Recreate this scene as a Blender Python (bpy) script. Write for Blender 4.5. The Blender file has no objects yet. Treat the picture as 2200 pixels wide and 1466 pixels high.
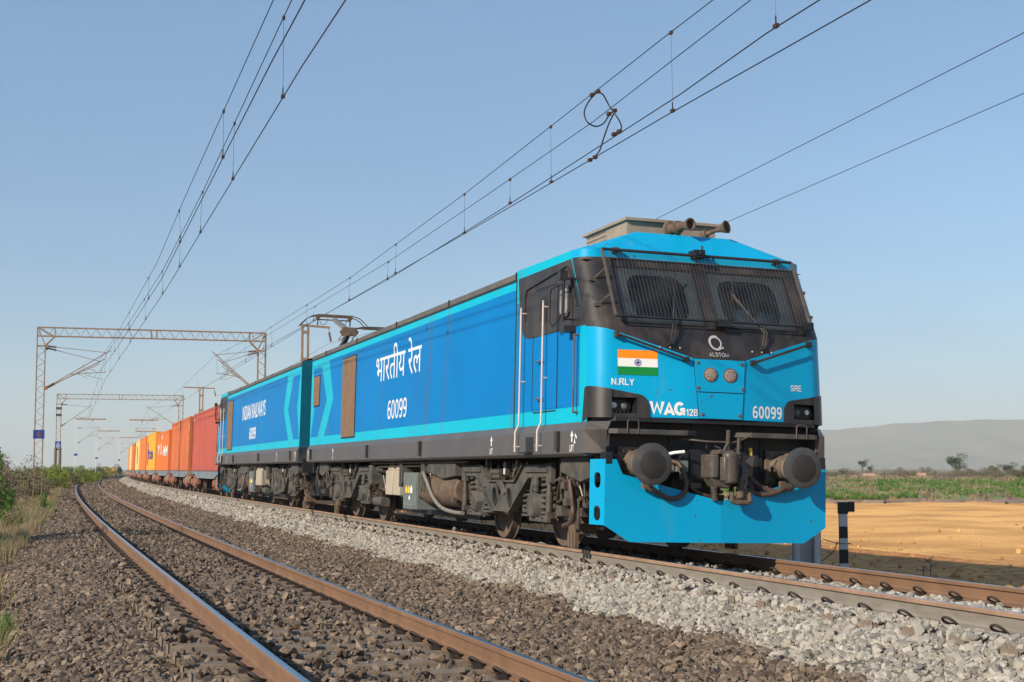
import bpy, math, random
import numpy as np
from mathutils import Vector, Matrix
random.seed(7); rng = np.random.default_rng(11)
S = bpy.context.scene
COL = S.collection

# ------------------------------------------------------------------ camera
YAW, PITCH, ROLL = 0.3187, 0.0878, -0.0013
F_ = Vector((math.sin(YAW)*math.cos(PITCH), math.cos(YAW)*math.cos(PITCH), math.sin(PITCH)))
R_ = Vector((math.cos(YAW), -math.sin(YAW), 0)); U_ = R_.cross(F_)
R2 = R_*math.cos(ROLL)+U_*math.sin(ROLL); U2 = U_*math.cos(ROLL)-R_*math.sin(ROLL)
CAMP = Vector((-7.768, -15.438, 1.076))
cd = bpy.data.cameras.new('camera'); cam = bpy.data.objects.new('camera', cd); COL.objects.link(cam)
m = Matrix(((R2.x, U2.x, -F_.x), (R2.y, U2.y, -F_.y), (R2.z, U2.z, -F_.z))).to_4x4(); m.translation = CAMP
cam.matrix_world = m
cd.sensor_width = 36; cd.lens = 36*3120.2/2200; cd.clip_start = 0.1; cd.clip_end = 30000
S.camera = cam

# ------------------------------------------------------------------ sky, sun, exposure
SUN_AZ = math.atan2(-.58, -.30)          # clockwise from +Y
SUN_EL = math.radians(27)
W = bpy.data.worlds.new('World'); S.world = W; W.use_nodes = True
nt = W.node_tree; nt.nodes.clear()
sky = nt.nodes.new('ShaderNodeTexSky'); sky.sky_type = 'NISHITA'; sky.sun_disc = False
sky.sun_elevation = SUN_EL; sky.sun_rotation = SUN_AZ % (2*math.pi)
sky.air_density = 1.0; sky.dust_density = 0.1; sky.ozone_density = 3.0; sky.altitude = 100
hs = nt.nodes.new('ShaderNodeHueSaturation'); hs.inputs['Saturation'].default_value = 1.02
bg = nt.nodes.new('ShaderNodeBackground'); bg.inputs['Strength'].default_value = 0.118
wo = nt.nodes.new('ShaderNodeOutputWorld')
nt.links.new(sky.outputs[0], hs.inputs['Color']); tint = nt.nodes.new('ShaderNodeMix'); tint.data_type = 'RGBA'; tint.blend_type = 'MULTIPLY'; tint.inputs['Factor'].default_value = 1; tint.inputs['B'].default_value = (.96, .985, .99, 1)
nt.links.new(hs.outputs[0], tint.inputs['A']); veil = nt.nodes.new('ShaderNodeMix'); veil.data_type = 'RGBA'; wn = nt.nodes.new('ShaderNodeTexNoise'); wn.inputs['Scale'].default_value = 2.2; wn.inputs['Detail'].default_value = 4; wm = nt.nodes.new('ShaderNodeMapping'); wm.inputs['Scale'].default_value = (1, 1, 3.5); wc = nt.nodes.new('ShaderNodeTexCoord'); wr = nt.nodes.new('ShaderNodeMapRange'); wr.inputs['From Min'].default_value = .3; wr.inputs['From Max'].default_value = .7; wr.inputs['To Min'].default_value = .40; wr.inputs['To Max'].default_value = .66
nt.links.new(wc.outputs['Generated'], wm.inputs[0]); nt.links.new(wm.outputs[0], wn.inputs[0]); nt.links.new(wn.outputs['Fac'], wr.inputs[0]); nt.links.new(wr.outputs[0], veil.inputs['Factor'])
veil.inputs['B'].default_value = (1.56, 2.68, 4.25, 1)   # thin high haze evens the sky out
nt.links.new(tint.outputs['Result'], veil.inputs['A']); nt.links.new(veil.outputs['Result'], bg.inputs['Color'])
nt.links.new(bg.outputs[0], wo.inputs['Surface'])
sd = bpy.data.lights.new('sun', 'SUN'); sd.energy = 5.0; sd.angle = math.radians(0.7); sd.color = (1, .89, .73)
sun = bpy.data.objects.new('sun', sd); COL.objects.link(sun)
sdir = Vector((math.sin(SUN_AZ)*math.cos(SUN_EL), math.cos(SUN_AZ)*math.cos(SUN_EL), math.sin(SUN_EL)))
sun.rotation_euler = sdir.to_track_quat('Z', 'Y').to_euler(); sun.location = (-20, -20, 30)
S.view_settings.view_transform = 'Standard'; S.view_settings.look = 'None'
S.view_settings.exposure = 0.30; S.view_settings.gamma = 1.0
S.view_settings.use_curve_mapping = False

# ------------------------------------------------------------------ helpers
def tag(o, label=None, cat=None, group=None, kind=None):
    if label: o['label'] = label
    if cat: o['category'] = cat
    if group: o['group'] = group
    if kind: o['kind'] = kind
    return o
def empty(name, mat=None, loc=None, label=None, cat=None, group=None):
    o = bpy.data.objects.new(name, None); COL.objects.link(o); o.empty_display_size = .3
    if mat is not None: o.matrix_world = mat
    if loc is not None: o.location = loc
    return tag(o, label, cat, group)
def copy_tree(o, parent=None):
    c = o.copy(); COL.objects.link(c); c.parent = parent
    for ch in list(o.children): copy_tree(ch, c)
    return c

class MB:
    def __init__(s): s.v = []; s.f = []; s.mi = []; s.sm = []
    def add(s, vs, fs, m=0, sm=False):
        b = len(s.v); s.v += [tuple(v) for v in vs]
        for f in fs: s.f.append(tuple(b+i for i in f)); s.mi.append(m); s.sm.append(sm)
        return s
    def box(s, x0, x1, y0, y1, z0, z1, m=0):
        v = [(x, y, z) for z in (z0, z1) for y in (y0, y1) for x in (x0, x1)]
        return s.add(v, [(0,2,3,1), (4,5,7,6), (0,1,5,4), (2,6,7,3), (0,4,6,2), (1,3,7,5)], m)
    def prism(s, poly, ax, a, b, m=0):
        # poly: 2D points in the plane normal to axis ax
        def P(p, t):
            return {0: (t, p[0], p[1]), 1: (p[0], t, p[1]), 2: (p[0], p[1], t)}[ax]
        n = len(poly); v = [P(p, a) for p in poly]+[P(p, b) for p in poly]
        f = [tuple(range(n))[::-1], tuple(range(n, 2*n))]+[(i, (i+1) % n, n+(i+1) % n, n+i) for i in range(n)]
        return s.add(v, f, m)
    def beam(s, p0, p1, w, h, m=0, up=(0, 0, 1)):
        p0 = Vector(p0); p1 = Vector(p1); d = (p1-p0).normalized(); u = Vector(up)
        if abs(d.dot(u)) > .98: u = Vector((1, 0, 0))
        r = d.cross(u).normalized(); u = r.cross(d)
        v = [p+r*a*w/2+u*b*h/2 for p in (p0, p1) for a, b in ((-1,-1), (1,-1), (1,1), (-1,1))]
        return s.add(v, [(0,3,2,1), (4,5,6,7), (0,1,5,4), (1,2,6,5), (2,3,7,6), (3,0,4,7)], m)
    def cyl(s, p0, p1, r0, r1=None, n=12, m=0, caps=True):
        r1 = r0 if r1 is None else r1
        p0 = Vector(p0); p1 = Vector(p1); d = (p1-p0).normalized()
        u = Vector((0, 0, 1)) if abs(d.z) < .9 else Vector((1, 0, 0))
        a = d.cross(u).normalized(); b = d.cross(a)
        v = []
        for p, r in ((p0, r0), (p1, r1)):
            for i in range(n):
                t = 2*math.pi*i/n; v.append(p+a*math.cos(t)*r+b*math.sin(t)*r)
        s.add(v, [(i, n+i, n+(i+1) % n, (i+1) % n) for i in range(n)], m, True)
        if caps: s.add(v, [tuple(range(n)), tuple(range(2*n-1, n-1, -1))], m)
        return s
    def rings(s, p0, d, prof, n=24, m=0):
        # lathe about p0 + d*t ; prof = [(t, r)]
        p0 = Vector(p0); d = Vector(d).normalized()
        u = Vector((0, 0, 1)) if abs(d.z) < .9 else Vector((1, 0, 0))
        a = d.cross(u).normalized(); b = d.cross(a); v = []; f = []
        for t, r in prof:
            for i in range(n):
                q = 2*math.pi*i/n; v.append(p0+d*t+a*math.cos(q)*r+b*math.sin(q)*r)
        for k in range(len(prof)-1):
            for i in range(n): f.append((k*n+i, (k+1)*n+i, (k+1)*n+(i+1) % n, k*n+(i+1) % n))
        f.append(tuple(range(n))); f.append(tuple(range(len(v)-1, len(v)-n-1, -1)))
        return s.add(v, f, m, True)
    def tube(s, pts, r, n=8, m=0, rr=None):
        pts = [Vector(p) for p in pts]; v = []; f = []
        d0 = (pts[1]-pts[0]).normalized(); u = Vector((0, 0, 1)) if abs(d0.z) < .9 else Vector((1, 0, 0))
        a = d0.cross(u).normalized()
        for k, p in enumerate(pts):
            if k == 0: d = pts[1]-pts[0]
            elif k == len(pts)-1: d = pts[-1]-pts[-2]
            else: d = (pts[k+1]-pts[k]).normalized()+(pts[k]-pts[k-1]).normalized()
            d.normalize(); a = (a-d*a.dot(d)).normalized(); b = d.cross(a)
            q = r if rr is None else rr[k]
            for i in range(n):
                t = 2*math.pi*i/n; v.append(p+a*math.cos(t)*q+b*math.sin(t)*q)
        for k in range(len(pts)-1):
            for i in range(n): f.append((k*n+i, k*n+(i+1) % n, (k+1)*n+(i+1) % n, (k+1)*n+i))
        s.add(v, f, m, True)
        s.add(v[:n], [tuple(range(n-1, -1, -1))], m); s.add(v[-n:], [tuple(range(n))], m)
        return s
    def mesh(s, name, mats):
        me = bpy.data.meshes.new(name); me.from_pydata(s.v, [], s.f)
        for mt in (mats if isinstance(mats, (list, tuple)) else [mats]): me.materials.append(mt)
        me.polygons.foreach_set('material_index', s.mi); me.polygons.foreach_set('use_smooth', s.sm)
        me.update()
        if any(s.sm):
            try: me.set_sharp_from_angle(angle=math.radians(38))
            except Exception: pass
        return me
    def build(s, name, mats, parent=None, bevel=0):
        o = bpy.data.objects.new(name, s.mesh(name, mats)); COL.objects.link(o)
        if parent is not None: o.parent = parent
        if bevel:
            b = o.modifiers.new('bevel', 'BEVEL'); b.width = bevel; b.segments = 2; b.limit_method = 'ANGLE'; b.angle_limit = math.radians(40)
        return o
def catmull(pts, n=6):
    P = [Vector(p) for p in pts]; P = [P[0]*2-P[1]]+P+[P[-1]*2-P[-2]]; out = []
    for i in range(1, len(P)-2):
        for k in range(n):
            t = k/n; a, b, c, d = P[i-1:i+3]
            out.append(.5*((2*b)+(c-a)*t+(2*a-5*b+4*c-d)*t*t+(-a+3*b-3*c+d)*t**3))
    out.append(P[-2]); return out

# ------------------------------------------------------------------ materials
def mat(name, col, rough=.6, metal=0, var=.12, scale=3.0, dirt=None, dirt_amt=0, dirt_scale=(2, 2, 2), bump=0, bscale=60, spec=.5, coat=0, detail=6, dirt_lo=.5, dirt_hi=.72):
    mt = bpy.data.materials.new(name); mt.use_nodes = True; n = mt.node_tree; N = n.nodes; L = n.links
    b = N['Principled BSDF']; b.inputs['Roughness'].default_value = rough; b.inputs['Metallic'].default_value = metal
    b.inputs['Specular IOR Level'].default_value = spec; b.inputs['Coat Weight'].default_value = coat
    b.inputs['Coat Roughness'].default_value = .12
    tc = N.new('ShaderNodeTexCoord')
    nz = N.new('ShaderNodeTexNoise'); nz.inputs['Scale'].default_value = scale; nz.inputs['Detail'].default_value = detail
    L.new(tc.outputs['Object'], nz.inputs['Vector'])
    mr = N.new('ShaderNodeMapRange'); mr.inputs['From Min'].default_value = .3; mr.inputs['From Max'].default_value = .7
    mr.inputs['To Min'].default_value = 1-var; mr.inputs['To Max'].default_value = 1+var; L.new(nz.outputs['Fac'], mr.inputs['Value'])
    mx = N.new('ShaderNodeMix'); mx.data_type = 'RGBA'; mx.blend_type = 'MULTIPLY'; mx.inputs['Factor'].default_value = 1
    mx.inputs['A'].default_value = (*col, 1); L.new(mr.outputs[0], mx.inputs['B']); out = mx.outputs['Result']
    if dirt:
        mp = N.new('ShaderNodeMapping'); mp.inputs['Scale'].default_value = dirt_scale; L.new(tc.outputs['Object'], mp.inputs['Vector'])
        n2 = N.new('ShaderNodeTexNoise'); n2.inputs['Scale'].default_value = 1; n2.inputs['Detail'].default_value = 8; n2.inputs['Roughness'].default_value = .62
        L.new(mp.outputs[0], n2.inputs['Vector'])
        m2 = N.new('ShaderNodeMapRange'); m2.inputs['From Min'].default_value = dirt_lo; m2.inputs['From Max'].default_value = dirt_hi
        m2.inputs['To Min'].default_value = 0; m2.inputs['To Max'].default_value = dirt_amt; L.new(n2.outputs['Fac'], m2.inputs['Value'])
        m3 = N.new('ShaderNodeMix'); m3.data_type = 'RGBA'; L.new(m2.outputs[0], m3.inputs['Factor'])
        L.new(out, m3.inputs['A']); m3.inputs['B'].default_value = (*dirt, 1); out = m3.outputs['Result']
        r2 = N.new('ShaderNodeMapRange'); r2.inputs['To Min'].default_value = rough; r2.inputs['To Max'].default_value = min(1, rough+.4)
        L.new(m2.outputs[0], r2.inputs['Value']); L.new(r2.outputs[0], b.inputs['Roughness'])
    L.new(out, b.inputs['Base Color'])
    if bump:
        n3 = N.new('ShaderNodeTexNoise'); n3.inputs['Scale'].default_value = bscale; n3.inputs['Detail'].default_value = 5
        L.new(tc.outputs['Object'], n3.inputs['Vector'])
        bp = N.new('ShaderNodeBump'); bp.inputs['Strength'].default_value = bump; bp.inputs['Distance'].default_value = .01
        L.new(n3.outputs['Fac'], bp.inputs['Height']); L.new(bp.outputs[0], b.inputs['Normal'])
    return mt
DUST = (.22, .17, .125)
M = {}
M['cyan'] = mat('cyan_paint', (.0, .42, .58), .38, var=.05, scale=.8, dirt=DUST, dirt_amt=.35, dirt_scale=(2.2, 2.2, .35), dirt_lo=.64, dirt_hi=.8, spec=.05)
M['nose'] = mat('nose_paint', (.0, .335, .60), .36, var=.05, scale=.8, dirt=DUST, dirt_amt=.35, dirt_scale=(2.5, 2.5, .6), dirt_lo=.60, dirt_hi=.82, spec=.22)
M['blue'] = mat('blue_paint', (.0, .175, .47), .40, var=.06, scale=.7, dirt=DUST, dirt_amt=.45, dirt_scale=(1.5, 1.8, .10), dirt_lo=.64, dirt_hi=.8, spec=.03)
M['endwall'] = mat('end_wall_teal', (.0, .10, .16), .5, var=.1, spec=.2)
M['black'] = mat('black_paint', (.022, .019, .019), .42, var=.2, scale=3, dirt=(.16, .115, .09), dirt_amt=.5, dirt_scale=(3, 3, .9), dirt_lo=.45, dirt_hi=.8)
M['sill'] = mat('sill_grey_paint', (.085, .080, .084), .48, var=.1, scale=1.5, dirt=(.18, .14, .11), dirt_amt=.45, dirt_scale=(2, 1.2, .8), dirt_lo=.5, dirt_hi=.8)
M['roof'] = mat('roof_grey', (.10, .095, .09), .6, var=.15, dirt=DUST, dirt_amt=.5, dirt_scale=(1, 2, 2))
M['navy'] = mat('headstock_black', (.010, .012, .016), .5, var=.3, scale=4, dirt=(.035, .028, .024), dirt_amt=.3, dirt_scale=(3, 3, 3))
M['bogie'] = mat('bogie_grey_dusty', (.062, .061, .057), .7, var=.25, scale=5, dirt=(.12, .095, .072), dirt_amt=.6, dirt_scale=(5, 5, 5), dirt_lo=.42, dirt_hi=.7, bump=.2, bscale=40)
M['dark'] = mat('dark_gap', (.018, .018, .02), .6, var=.2)
M['brown'] = mat('brake_dust_brown', (.11, .075, .052), .8, var=.3, scale=9, dirt=(.22, .13, .075), dirt_amt=.6, dirt_scale=(8, 8, 8), bump=.3, bscale=60)
M['rust'] = mat('rust', (.20, .085, .04), .85, var=.3, scale=12, bump=.3)
M['steel'] = mat('bright_steel', (.62, .62, .62), .28, metal=1, var=.1)
M['wheel'] = mat('wheel_dusty', (.14, .10, .075), .7, metal=.1, var=.25, scale=9)
M['rubber'] = mat('hose_brown_rubber', (.075, .042, .030), .55, var=.3, scale=10)
M['greyhose'] = mat('hose_dusty', (.19, .17, .15), .7, var=.2, scale=10)
M['white'] = mat('white_paint', (.78, .77, .74), .45, var=.03)
M['pipe'] = mat('handrail_pale', (.60, .50, .46), .35, var=.08, scale=12)
M['louver'] = mat('louvre_brown', (.27, .175, .115), .75, var=.12, scale=5, dirt=(.15, .09, .06), dirt_amt=.4, dirt_scale=(6, 6, 1.5))
M['acbox'] = mat('roof_unit_beige', (.30, .23, .18), .6, var=.1, scale=4, dirt=(.23, .15, .10), dirt_amt=.6, dirt_scale=(6, 6, 2))
M['gaiter'] = mat('buffer_grey', (.052, .052, .052), .5, var=.1, scale=5, dirt=(.2, .16, .13), dirt_amt=.3, dirt_scale=(4, 4, 4))
M['grease'] = mat('buffer_grease', (.028, .022, .018), .55, var=.2, scale=8)
M['casting'] = mat('buffer_casting', (.15, .115, .09), .6, var=.2, scale=8, dirt=(.12, .085, .06), dirt_amt=.7, dirt_scale=(7, 7, 7))
M['coupler'] = mat('coupler_casting', (.075, .063, .054), .42, var=.3, scale=9, dirt=(.17, .10, .065), dirt_amt=.55, dirt_scale=(8, 8, 8))
def add_streaks(mt, col, places, amt):
    # rain-washed grime running down the sheets under the roof joints, at fixed places along the body
    n = mt.node_tree; N = n.nodes; L = n.links; b = N['Principled BSDF']; src = b.inputs['Base Color'].links[0].from_socket
    tc = N.new('ShaderNodeTexCoord'); sp = N.new('ShaderNodeSeparateXYZ'); L.new(tc.outputs['Object'], sp.inputs[0])
    sl = N.new('ShaderNodeMath'); sl.operation = 'MULTIPLY_ADD'; L.new(sp.outputs['Z'], sl.inputs[0]); sl.inputs[1].default_value = .16; L.new(sp.outputs['Y'], sl.inputs[2])
    dv = N.new('ShaderNodeMath'); dv.operation = 'DIVIDE'; L.new(sl.outputs[0], dv.inputs[0]); dv.inputs[1].default_value = 21
    cr = N.new('ShaderNodeValToRGB'); L.new(dv.outputs[0], cr.inputs[0]); e = cr.color_ramp.elements; e[0].position = 0; e[0].color = (0, 0, 0, 1); e[1].position = 1; e[1].color = (0, 0, 0, 1)
    for y0, w, a in places:
        for q, v in ((-w, 0), (0, a), (w, 0)): k = e.new((y0+q)/21); k.color = (v, v, v, 1)
    mp = N.new('ShaderNodeMapping'); mp.inputs['Scale'].default_value = (9, 9, .5); L.new(tc.outputs['Object'], mp.inputs[0]); nz = N.new('ShaderNodeTexNoise'); nz.inputs['Scale'].default_value = 1.5; nz.inputs['Detail'].default_value = 7; L.new(mp.outputs[0], nz.inputs[0])
    mr = N.new('ShaderNodeMapRange'); mr.inputs['From Min'].default_value = .35; mr.inputs['From Max'].default_value = .65; L.new(nz.outputs['Fac'], mr.inputs[0])
    mu = N.new('ShaderNodeMath'); mu.operation = 'MULTIPLY'; L.new(cr.outputs[0], mu.inputs[0]); L.new(mr.outputs[0], mu.inputs[1]); m2 = N.new('ShaderNodeMath'); m2.operation = 'MULTIPLY'; L.new(mu.outputs[0], m2.inputs[0]); m2.inputs[1].default_value = amt
    mx = N.new('ShaderNodeMix'); mx.data_type = 'RGBA'; L.new(m2.outputs[0], mx.inputs['Factor']); L.new(src, mx.inputs['A']); mx.inputs['B'].default_value = (*col, 1); L.new(mx.outputs['Result'], b.inputs['Base Color'])
PL = [(3.82, .14, 1), (7.45, .16, .8), (8.55, .22, 1), (9.3, .5, .25), (12.0, .3, .35), (14.4, .12, .4), (18.2, .4, .4)]
add_streaks(M['blue'], (.075, .075, .11), PL, .75); add_streaks(M['cyan'], (.12, .12, .12), PL, .6)
def add_grain(mt, col, amt, sc, lo, hi):
    # small chips and specks of dirt
    n = mt.node_tree; N = n.nodes; L = n.links; b = N['Principled BSDF']; src = b.inputs['Base Color'].links[0].from_socket
    tc = N.new('ShaderNodeTexCoord'); nz = N.new('ShaderNodeTexNoise'); nz.inputs['Scale'].default_value = sc; nz.inputs['Detail'].default_value = 3; L.new(tc.outputs['Object'], nz.inputs[0])
    mr = N.new('ShaderNodeMapRange'); mr.inputs['From Min'].default_value = lo; mr.inputs['From Max'].default_value = hi; mr.inputs['To Max'].default_value = amt; L.new(nz.outputs['Fac'], mr.inputs[0])
    mx = N.new('ShaderNodeMix'); mx.data_type = 'RGBA'; L.new(mr.outputs[0], mx.inputs['Factor']); L.new(src, mx.inputs['A']); mx.inputs['B'].default_value = (*col, 1); L.new(mx.outputs['Result'], b.inputs['Base Color'])
add_grain(M['nose'], (.08, .05, .035), .8, 14, .68, .74)
M['mesh'] = mat('grille_bar_metal', (.12, .10, .085), .5, metal=.2, var=.2, scale=10)
M['orange'] = mat('flag_saffron', (.95, .25, .0), .4, var=.02); M['green'] = mat('flag_green', (.0, .21, .03), .4, var=.02)
M['navyink'] = mat('flag_navy', (.02, .03, .25), .4, var=.02)
M['logo'] = mat('logo_silver', (.45, .42, .40), .4, var=.05)
M['tank'] = mat('equipment_case', (.13, .155, .15), .55, var=.12, scale=4, dirt=DUST, dirt_amt=.5, dirt_scale=(4, 4, 4))
M['beige'] = mat('beige_reservoir', (.42, .36, .28), .6, var=.12, scale=5, dirt=(.2, .15, .1), dirt_amt=.6, dirt_scale=(5, 5, 5))
M['yellow'] = mat('yellow_mark', (.8, .50, .04), .5, var=.05)
M['porcelain'] = mat('brown_insulator', (.16, .07, .04), .25, var=.1)
M['galv'] = mat('weathered_mast_steel', (.27, .18, .11), .7, metal=.0, var=.2, scale=3, dirt=(.26, .12, .05), dirt_amt=.6, dirt_scale=(3, 3, 1))
M['wire'] = mat('dark_wire', (.02, .018, .02), .5, metal=.3, var=.1)
M['copper'] = mat('clamp_copper', (.10, .05, .03), .5, metal=.5, var=.2)
M['panto'] = mat('pantograph_grey', (.19, .20, .20), .5, metal=.2, var=.15)
M['concrete'] = mat('old_concrete', (.42, .39, .35), .85, var=.15, scale=6, dirt=(.2, .15, .1), dirt_amt=.4, dirt_scale=(3, 3, 3))
M['sleeper'] = mat('sleeper_concrete', (.19, .145, .108), .9, var=.2, scale=8, dirt=(.13, .085, .06), dirt_amt=.6, dirt_scale=(6, 6, 6), bump=.4, bscale=50)
M['clip'] = mat('clip_iron', (.030, .020, .016), .7, var=.3, scale=20)
M['blackpost'] = mat('post_black', (.012, .012, .014), .5, var=.2)
M['greybox'] = mat('lineside_white', (.66, .64, .62), .7, var=.1)
M['skin'] = mat('skin', (.18, .09, .055), .5, var=.05); M['shirt'] = mat('pale_blue_shirt', (.38, .55, .62), .8, var=.05); M['hair'] = mat('black_hair', (.012, .01, .01), .6)
M['cabwall'] = mat('cab_interior_blue', (.02, .055, .095), .7, var=.1)
M['cabgrey'] = mat('cab_interior_grey', (.24, .25, .25), .7, var=.1)
M['frit'] = mat('pane_border_grey', (.038, .045, .048), .22, var=.25, scale=3, dirt=(.10, .10, .095), dirt_amt=.3, dirt_scale=(3, 3, 2))
M['lens'] = mat('lamp_lens', (.35, .27, .23), .15, var=.3, scale=120, coat=.6)
M['signblue'] = mat('sign_blue', (.015, .045, .26), .5, var=.05)
def glass_mat():
    mt = bpy.data.materials.new('windscreen_glass'); mt.use_nodes = True; n = mt.node_tree; N = n.nodes; L = n.links; N.remove(N['Principled BSDF'])
    t = N.new('ShaderNodeBsdfTransparent'); t.inputs[0].default_value = (.72, .78, .80, 1)
    g = N.new('ShaderNodeBsdfGlossy'); g.inputs['Roughness'].default_value = .03; g.inputs[0].default_value = (.9, .9, .9, 1)
    d = N.new('ShaderNodeBsdfDiffuse'); d.inputs[0].default_value = (.17, .18, .18, 1)
    fr = N.new('ShaderNodeFresnel'); fr.inputs[0].default_value = 1.5
    tc = N.new('ShaderNodeTexCoord'); nz = N.new('ShaderNodeTexNoise'); nz.inputs['Scale'].default_value = 2.5; nz.inputs['Detail'].default_value = 6
    mr = N.new('ShaderNodeMapRange'); mr.inputs['From Min'].default_value = .4; mr.inputs['From Max'].default_value = .75; mr.inputs['To Min'].default_value = .02; mr.inputs['To Max'].default_value = .14
    L.new(tc.outputs['Object'], nz.inputs['Vector']); L.new(nz.outputs['Fac'], mr.inputs['Value'])
    a = N.new('ShaderNodeMixShader'); b = N.new('ShaderNodeMixShader')
    L.new(mr.outputs[0], a.inputs[0]); L.new(t.outputs[0], a.inputs[1]); L.new(d.outputs[0], a.inputs[2])
    L.new(fr.outputs[0], b.inputs[0]); L.new(a.outputs[0], b.inputs[1]); L.new(g.outputs[0], b.inputs[2])
    L.new(b.outputs[0], N['Material Output'].inputs[0]); return mt
M['glass'] = glass_mat()

# ------------------------------------------------------------------ track alignment: s along the train track, off to the right of it
_s = np.linspace(-60, 700, 3801); _ds = _s[1]-_s[0]
_k = .3616e-3-.6342e-6*np.clip(_s, -60, 300)+np.clip((_s-170)/40, 0, 1)*.55e-3
_th = np.cumsum(_k)*_ds; _i0 = int(np.argmin(abs(_s))); _th -= _th[_i0]
_x = np.cumsum(np.sin(_th))*_ds; _y = np.cumsum(np.cos(_th))*_ds; _x -= _x[_i0]; _y -= _y[_i0]
def at(s, off, z=0.0):
    t = np.interp(s, _s, _th); return Vector((float(np.interp(s, _s, _x)+math.cos(t)*off), float(np.interp(s, _s, _y)-math.sin(t)*off), z))
def at_np(s, off):
    t = np.interp(s, _s, _th); return np.interp(s, _s, _x)+np.cos(t)*off, np.interp(s, _s, _y)-np.sin(t)*off
def frame(s, off=0, z=0, cant=0, flip=False):
    t = float(np.interp(s, _s, _th)); f = Vector((math.sin(t), math.cos(t), 0)); r = Vector((math.cos(t), -math.sin(t), 0)); u = Vector((0, 0, 1))
    if cant: r, u = r*math.cos(cant)-u*math.sin(cant), u*math.cos(cant)+r*math.sin(cant)
    if flip: r, f = -r, -f
    mm = Matrix(((r.x, f.x, u.x), (r.y, f.y, u.y), (r.z, f.z, u.z))).to_4x4(); mm.translation = at(s, off, z); return mm
CANT1, CANT2, Z2, OFF2, GR = .024, .0258, -.2225, -5.295, .873
def vehicle_frame(s_front, s_a, s_b, flip=False):
    # chord between two bogie centres, canted
    A = at(s_a, 0); B = at(s_b, 0); f = (B-A).normalized(); r = Vector((f.y, -f.x, 0)); u = Vector((0, 0, 1))
    r, u = r*math.cos(CANT1)-u*math.sin(CANT1), u*math.cos(CANT1)+r*math.sin(CANT1)
    o = A+f*(s_front-s_a)
    if flip: r, f = -r, -f
    mm = Matrix(((r.x, f.x, u.x), (r.y, f.y, u.y), (r.z, f.z, u.z))).to_4x4(); mm.translation = o; return mm
# ------------------------------------------------------------------ ground profile
_po = np.array([-60, -30, -14, -11, -9.6, -8.4, -7.4, -6.85, -6.5, -5.3, -4.1, -3.7, -3.1, -2.5, -2.0, -1.5, -1.12, -.90, 0, 1.2, 2.3, 3.0, 3.9, 4.8, 6.0, 9, 20, 60, 80])
_pz = np.array([-1.25, -1.2, -1.12, -1.02, -.88, -.66, -.49, -.445, -.475, -.475, -.475, -.475, -.50, -.505, -.43, -.235, -.155, -.155, -.215, -.235, -.27, -.36, -.52, -.64, -.70, -.74, -.78, -.85, -1.3])
def prof(off): return np.interp(off, _po, _pz)
def ground_mat(name, c1, c2, c3, s1, s2, bump=.5, bs=14, rough=.95):
    mt = bpy.data.materials.new(name); mt.use_nodes = True; n = mt.node_tree; N = n.nodes; L = n.links; b = N['Principled BSDF']
    b.inputs['Roughness'].default_value = rough; b.inputs['Specular IOR Level'].default_value = .2
    tc = N.new('ShaderNodeTexCoord'); a = N.new('ShaderNodeTexNoise'); a.inputs['Scale'].default_value = s1; a.inputs['Detail'].default_value = 8; a.inputs['Roughness'].default_value = .65
    c = N.new('ShaderNodeTexNoise'); c.inputs['Scale'].default_value = s2; c.inputs['Detail'].default_value = 6
    L.new(tc.outputs['Object'], a.inputs[0]); L.new(tc.outputs['Object'], c.inputs[0])
    r1 = N.new('ShaderNodeMapRange'); r1.inputs['From Min'].default_value = .4; r1.inputs['From Max'].default_value = .62; L.new(a.outputs['Fac'], r1.inputs[0])
    r2 = N.new('ShaderNodeMapRange'); r2.inputs['From Min'].default_value = .42; r2.inputs['From Max'].default_value = .65; L.new(c.outputs['Fac'], r2.inputs[0])
    m1 = N.new('ShaderNodeMix'); m1.data_type = 'RGBA'; m1.inputs['A'].default_value = (*c1, 1); m1.inputs['B'].default_value = (*c2, 1); L.new(r1.outputs[0], m1.inputs['Factor'])
    m2 = N.new('ShaderNodeMix'); m2.data_type = 'RGBA'; L.new(m1.outputs['Result'], m2.inputs['A']); m2.inputs['B'].default_value = (*c3, 1); L.new(r2.outputs[0], m2.inputs['Factor'])
    L.new(m2.outputs['Result'], b.inputs['Base Color'])
    n3 = N.new('ShaderNodeTexNoise'); n3.inputs['Scale'].default_value = bs; n3.inputs['Detail'].default_value = 8; L.new(tc.outputs['Object'], n3.inputs[0])
    bp = N.new('ShaderNodeBump'); bp.inputs['Strength'].default_value = bump; bp.inputs['Distance'].default_value = .06; L.new(n3.outputs['Fac'], bp.inputs['Height']); L.new(bp.outputs[0], b.inputs['Normal'])
    return mt
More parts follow.
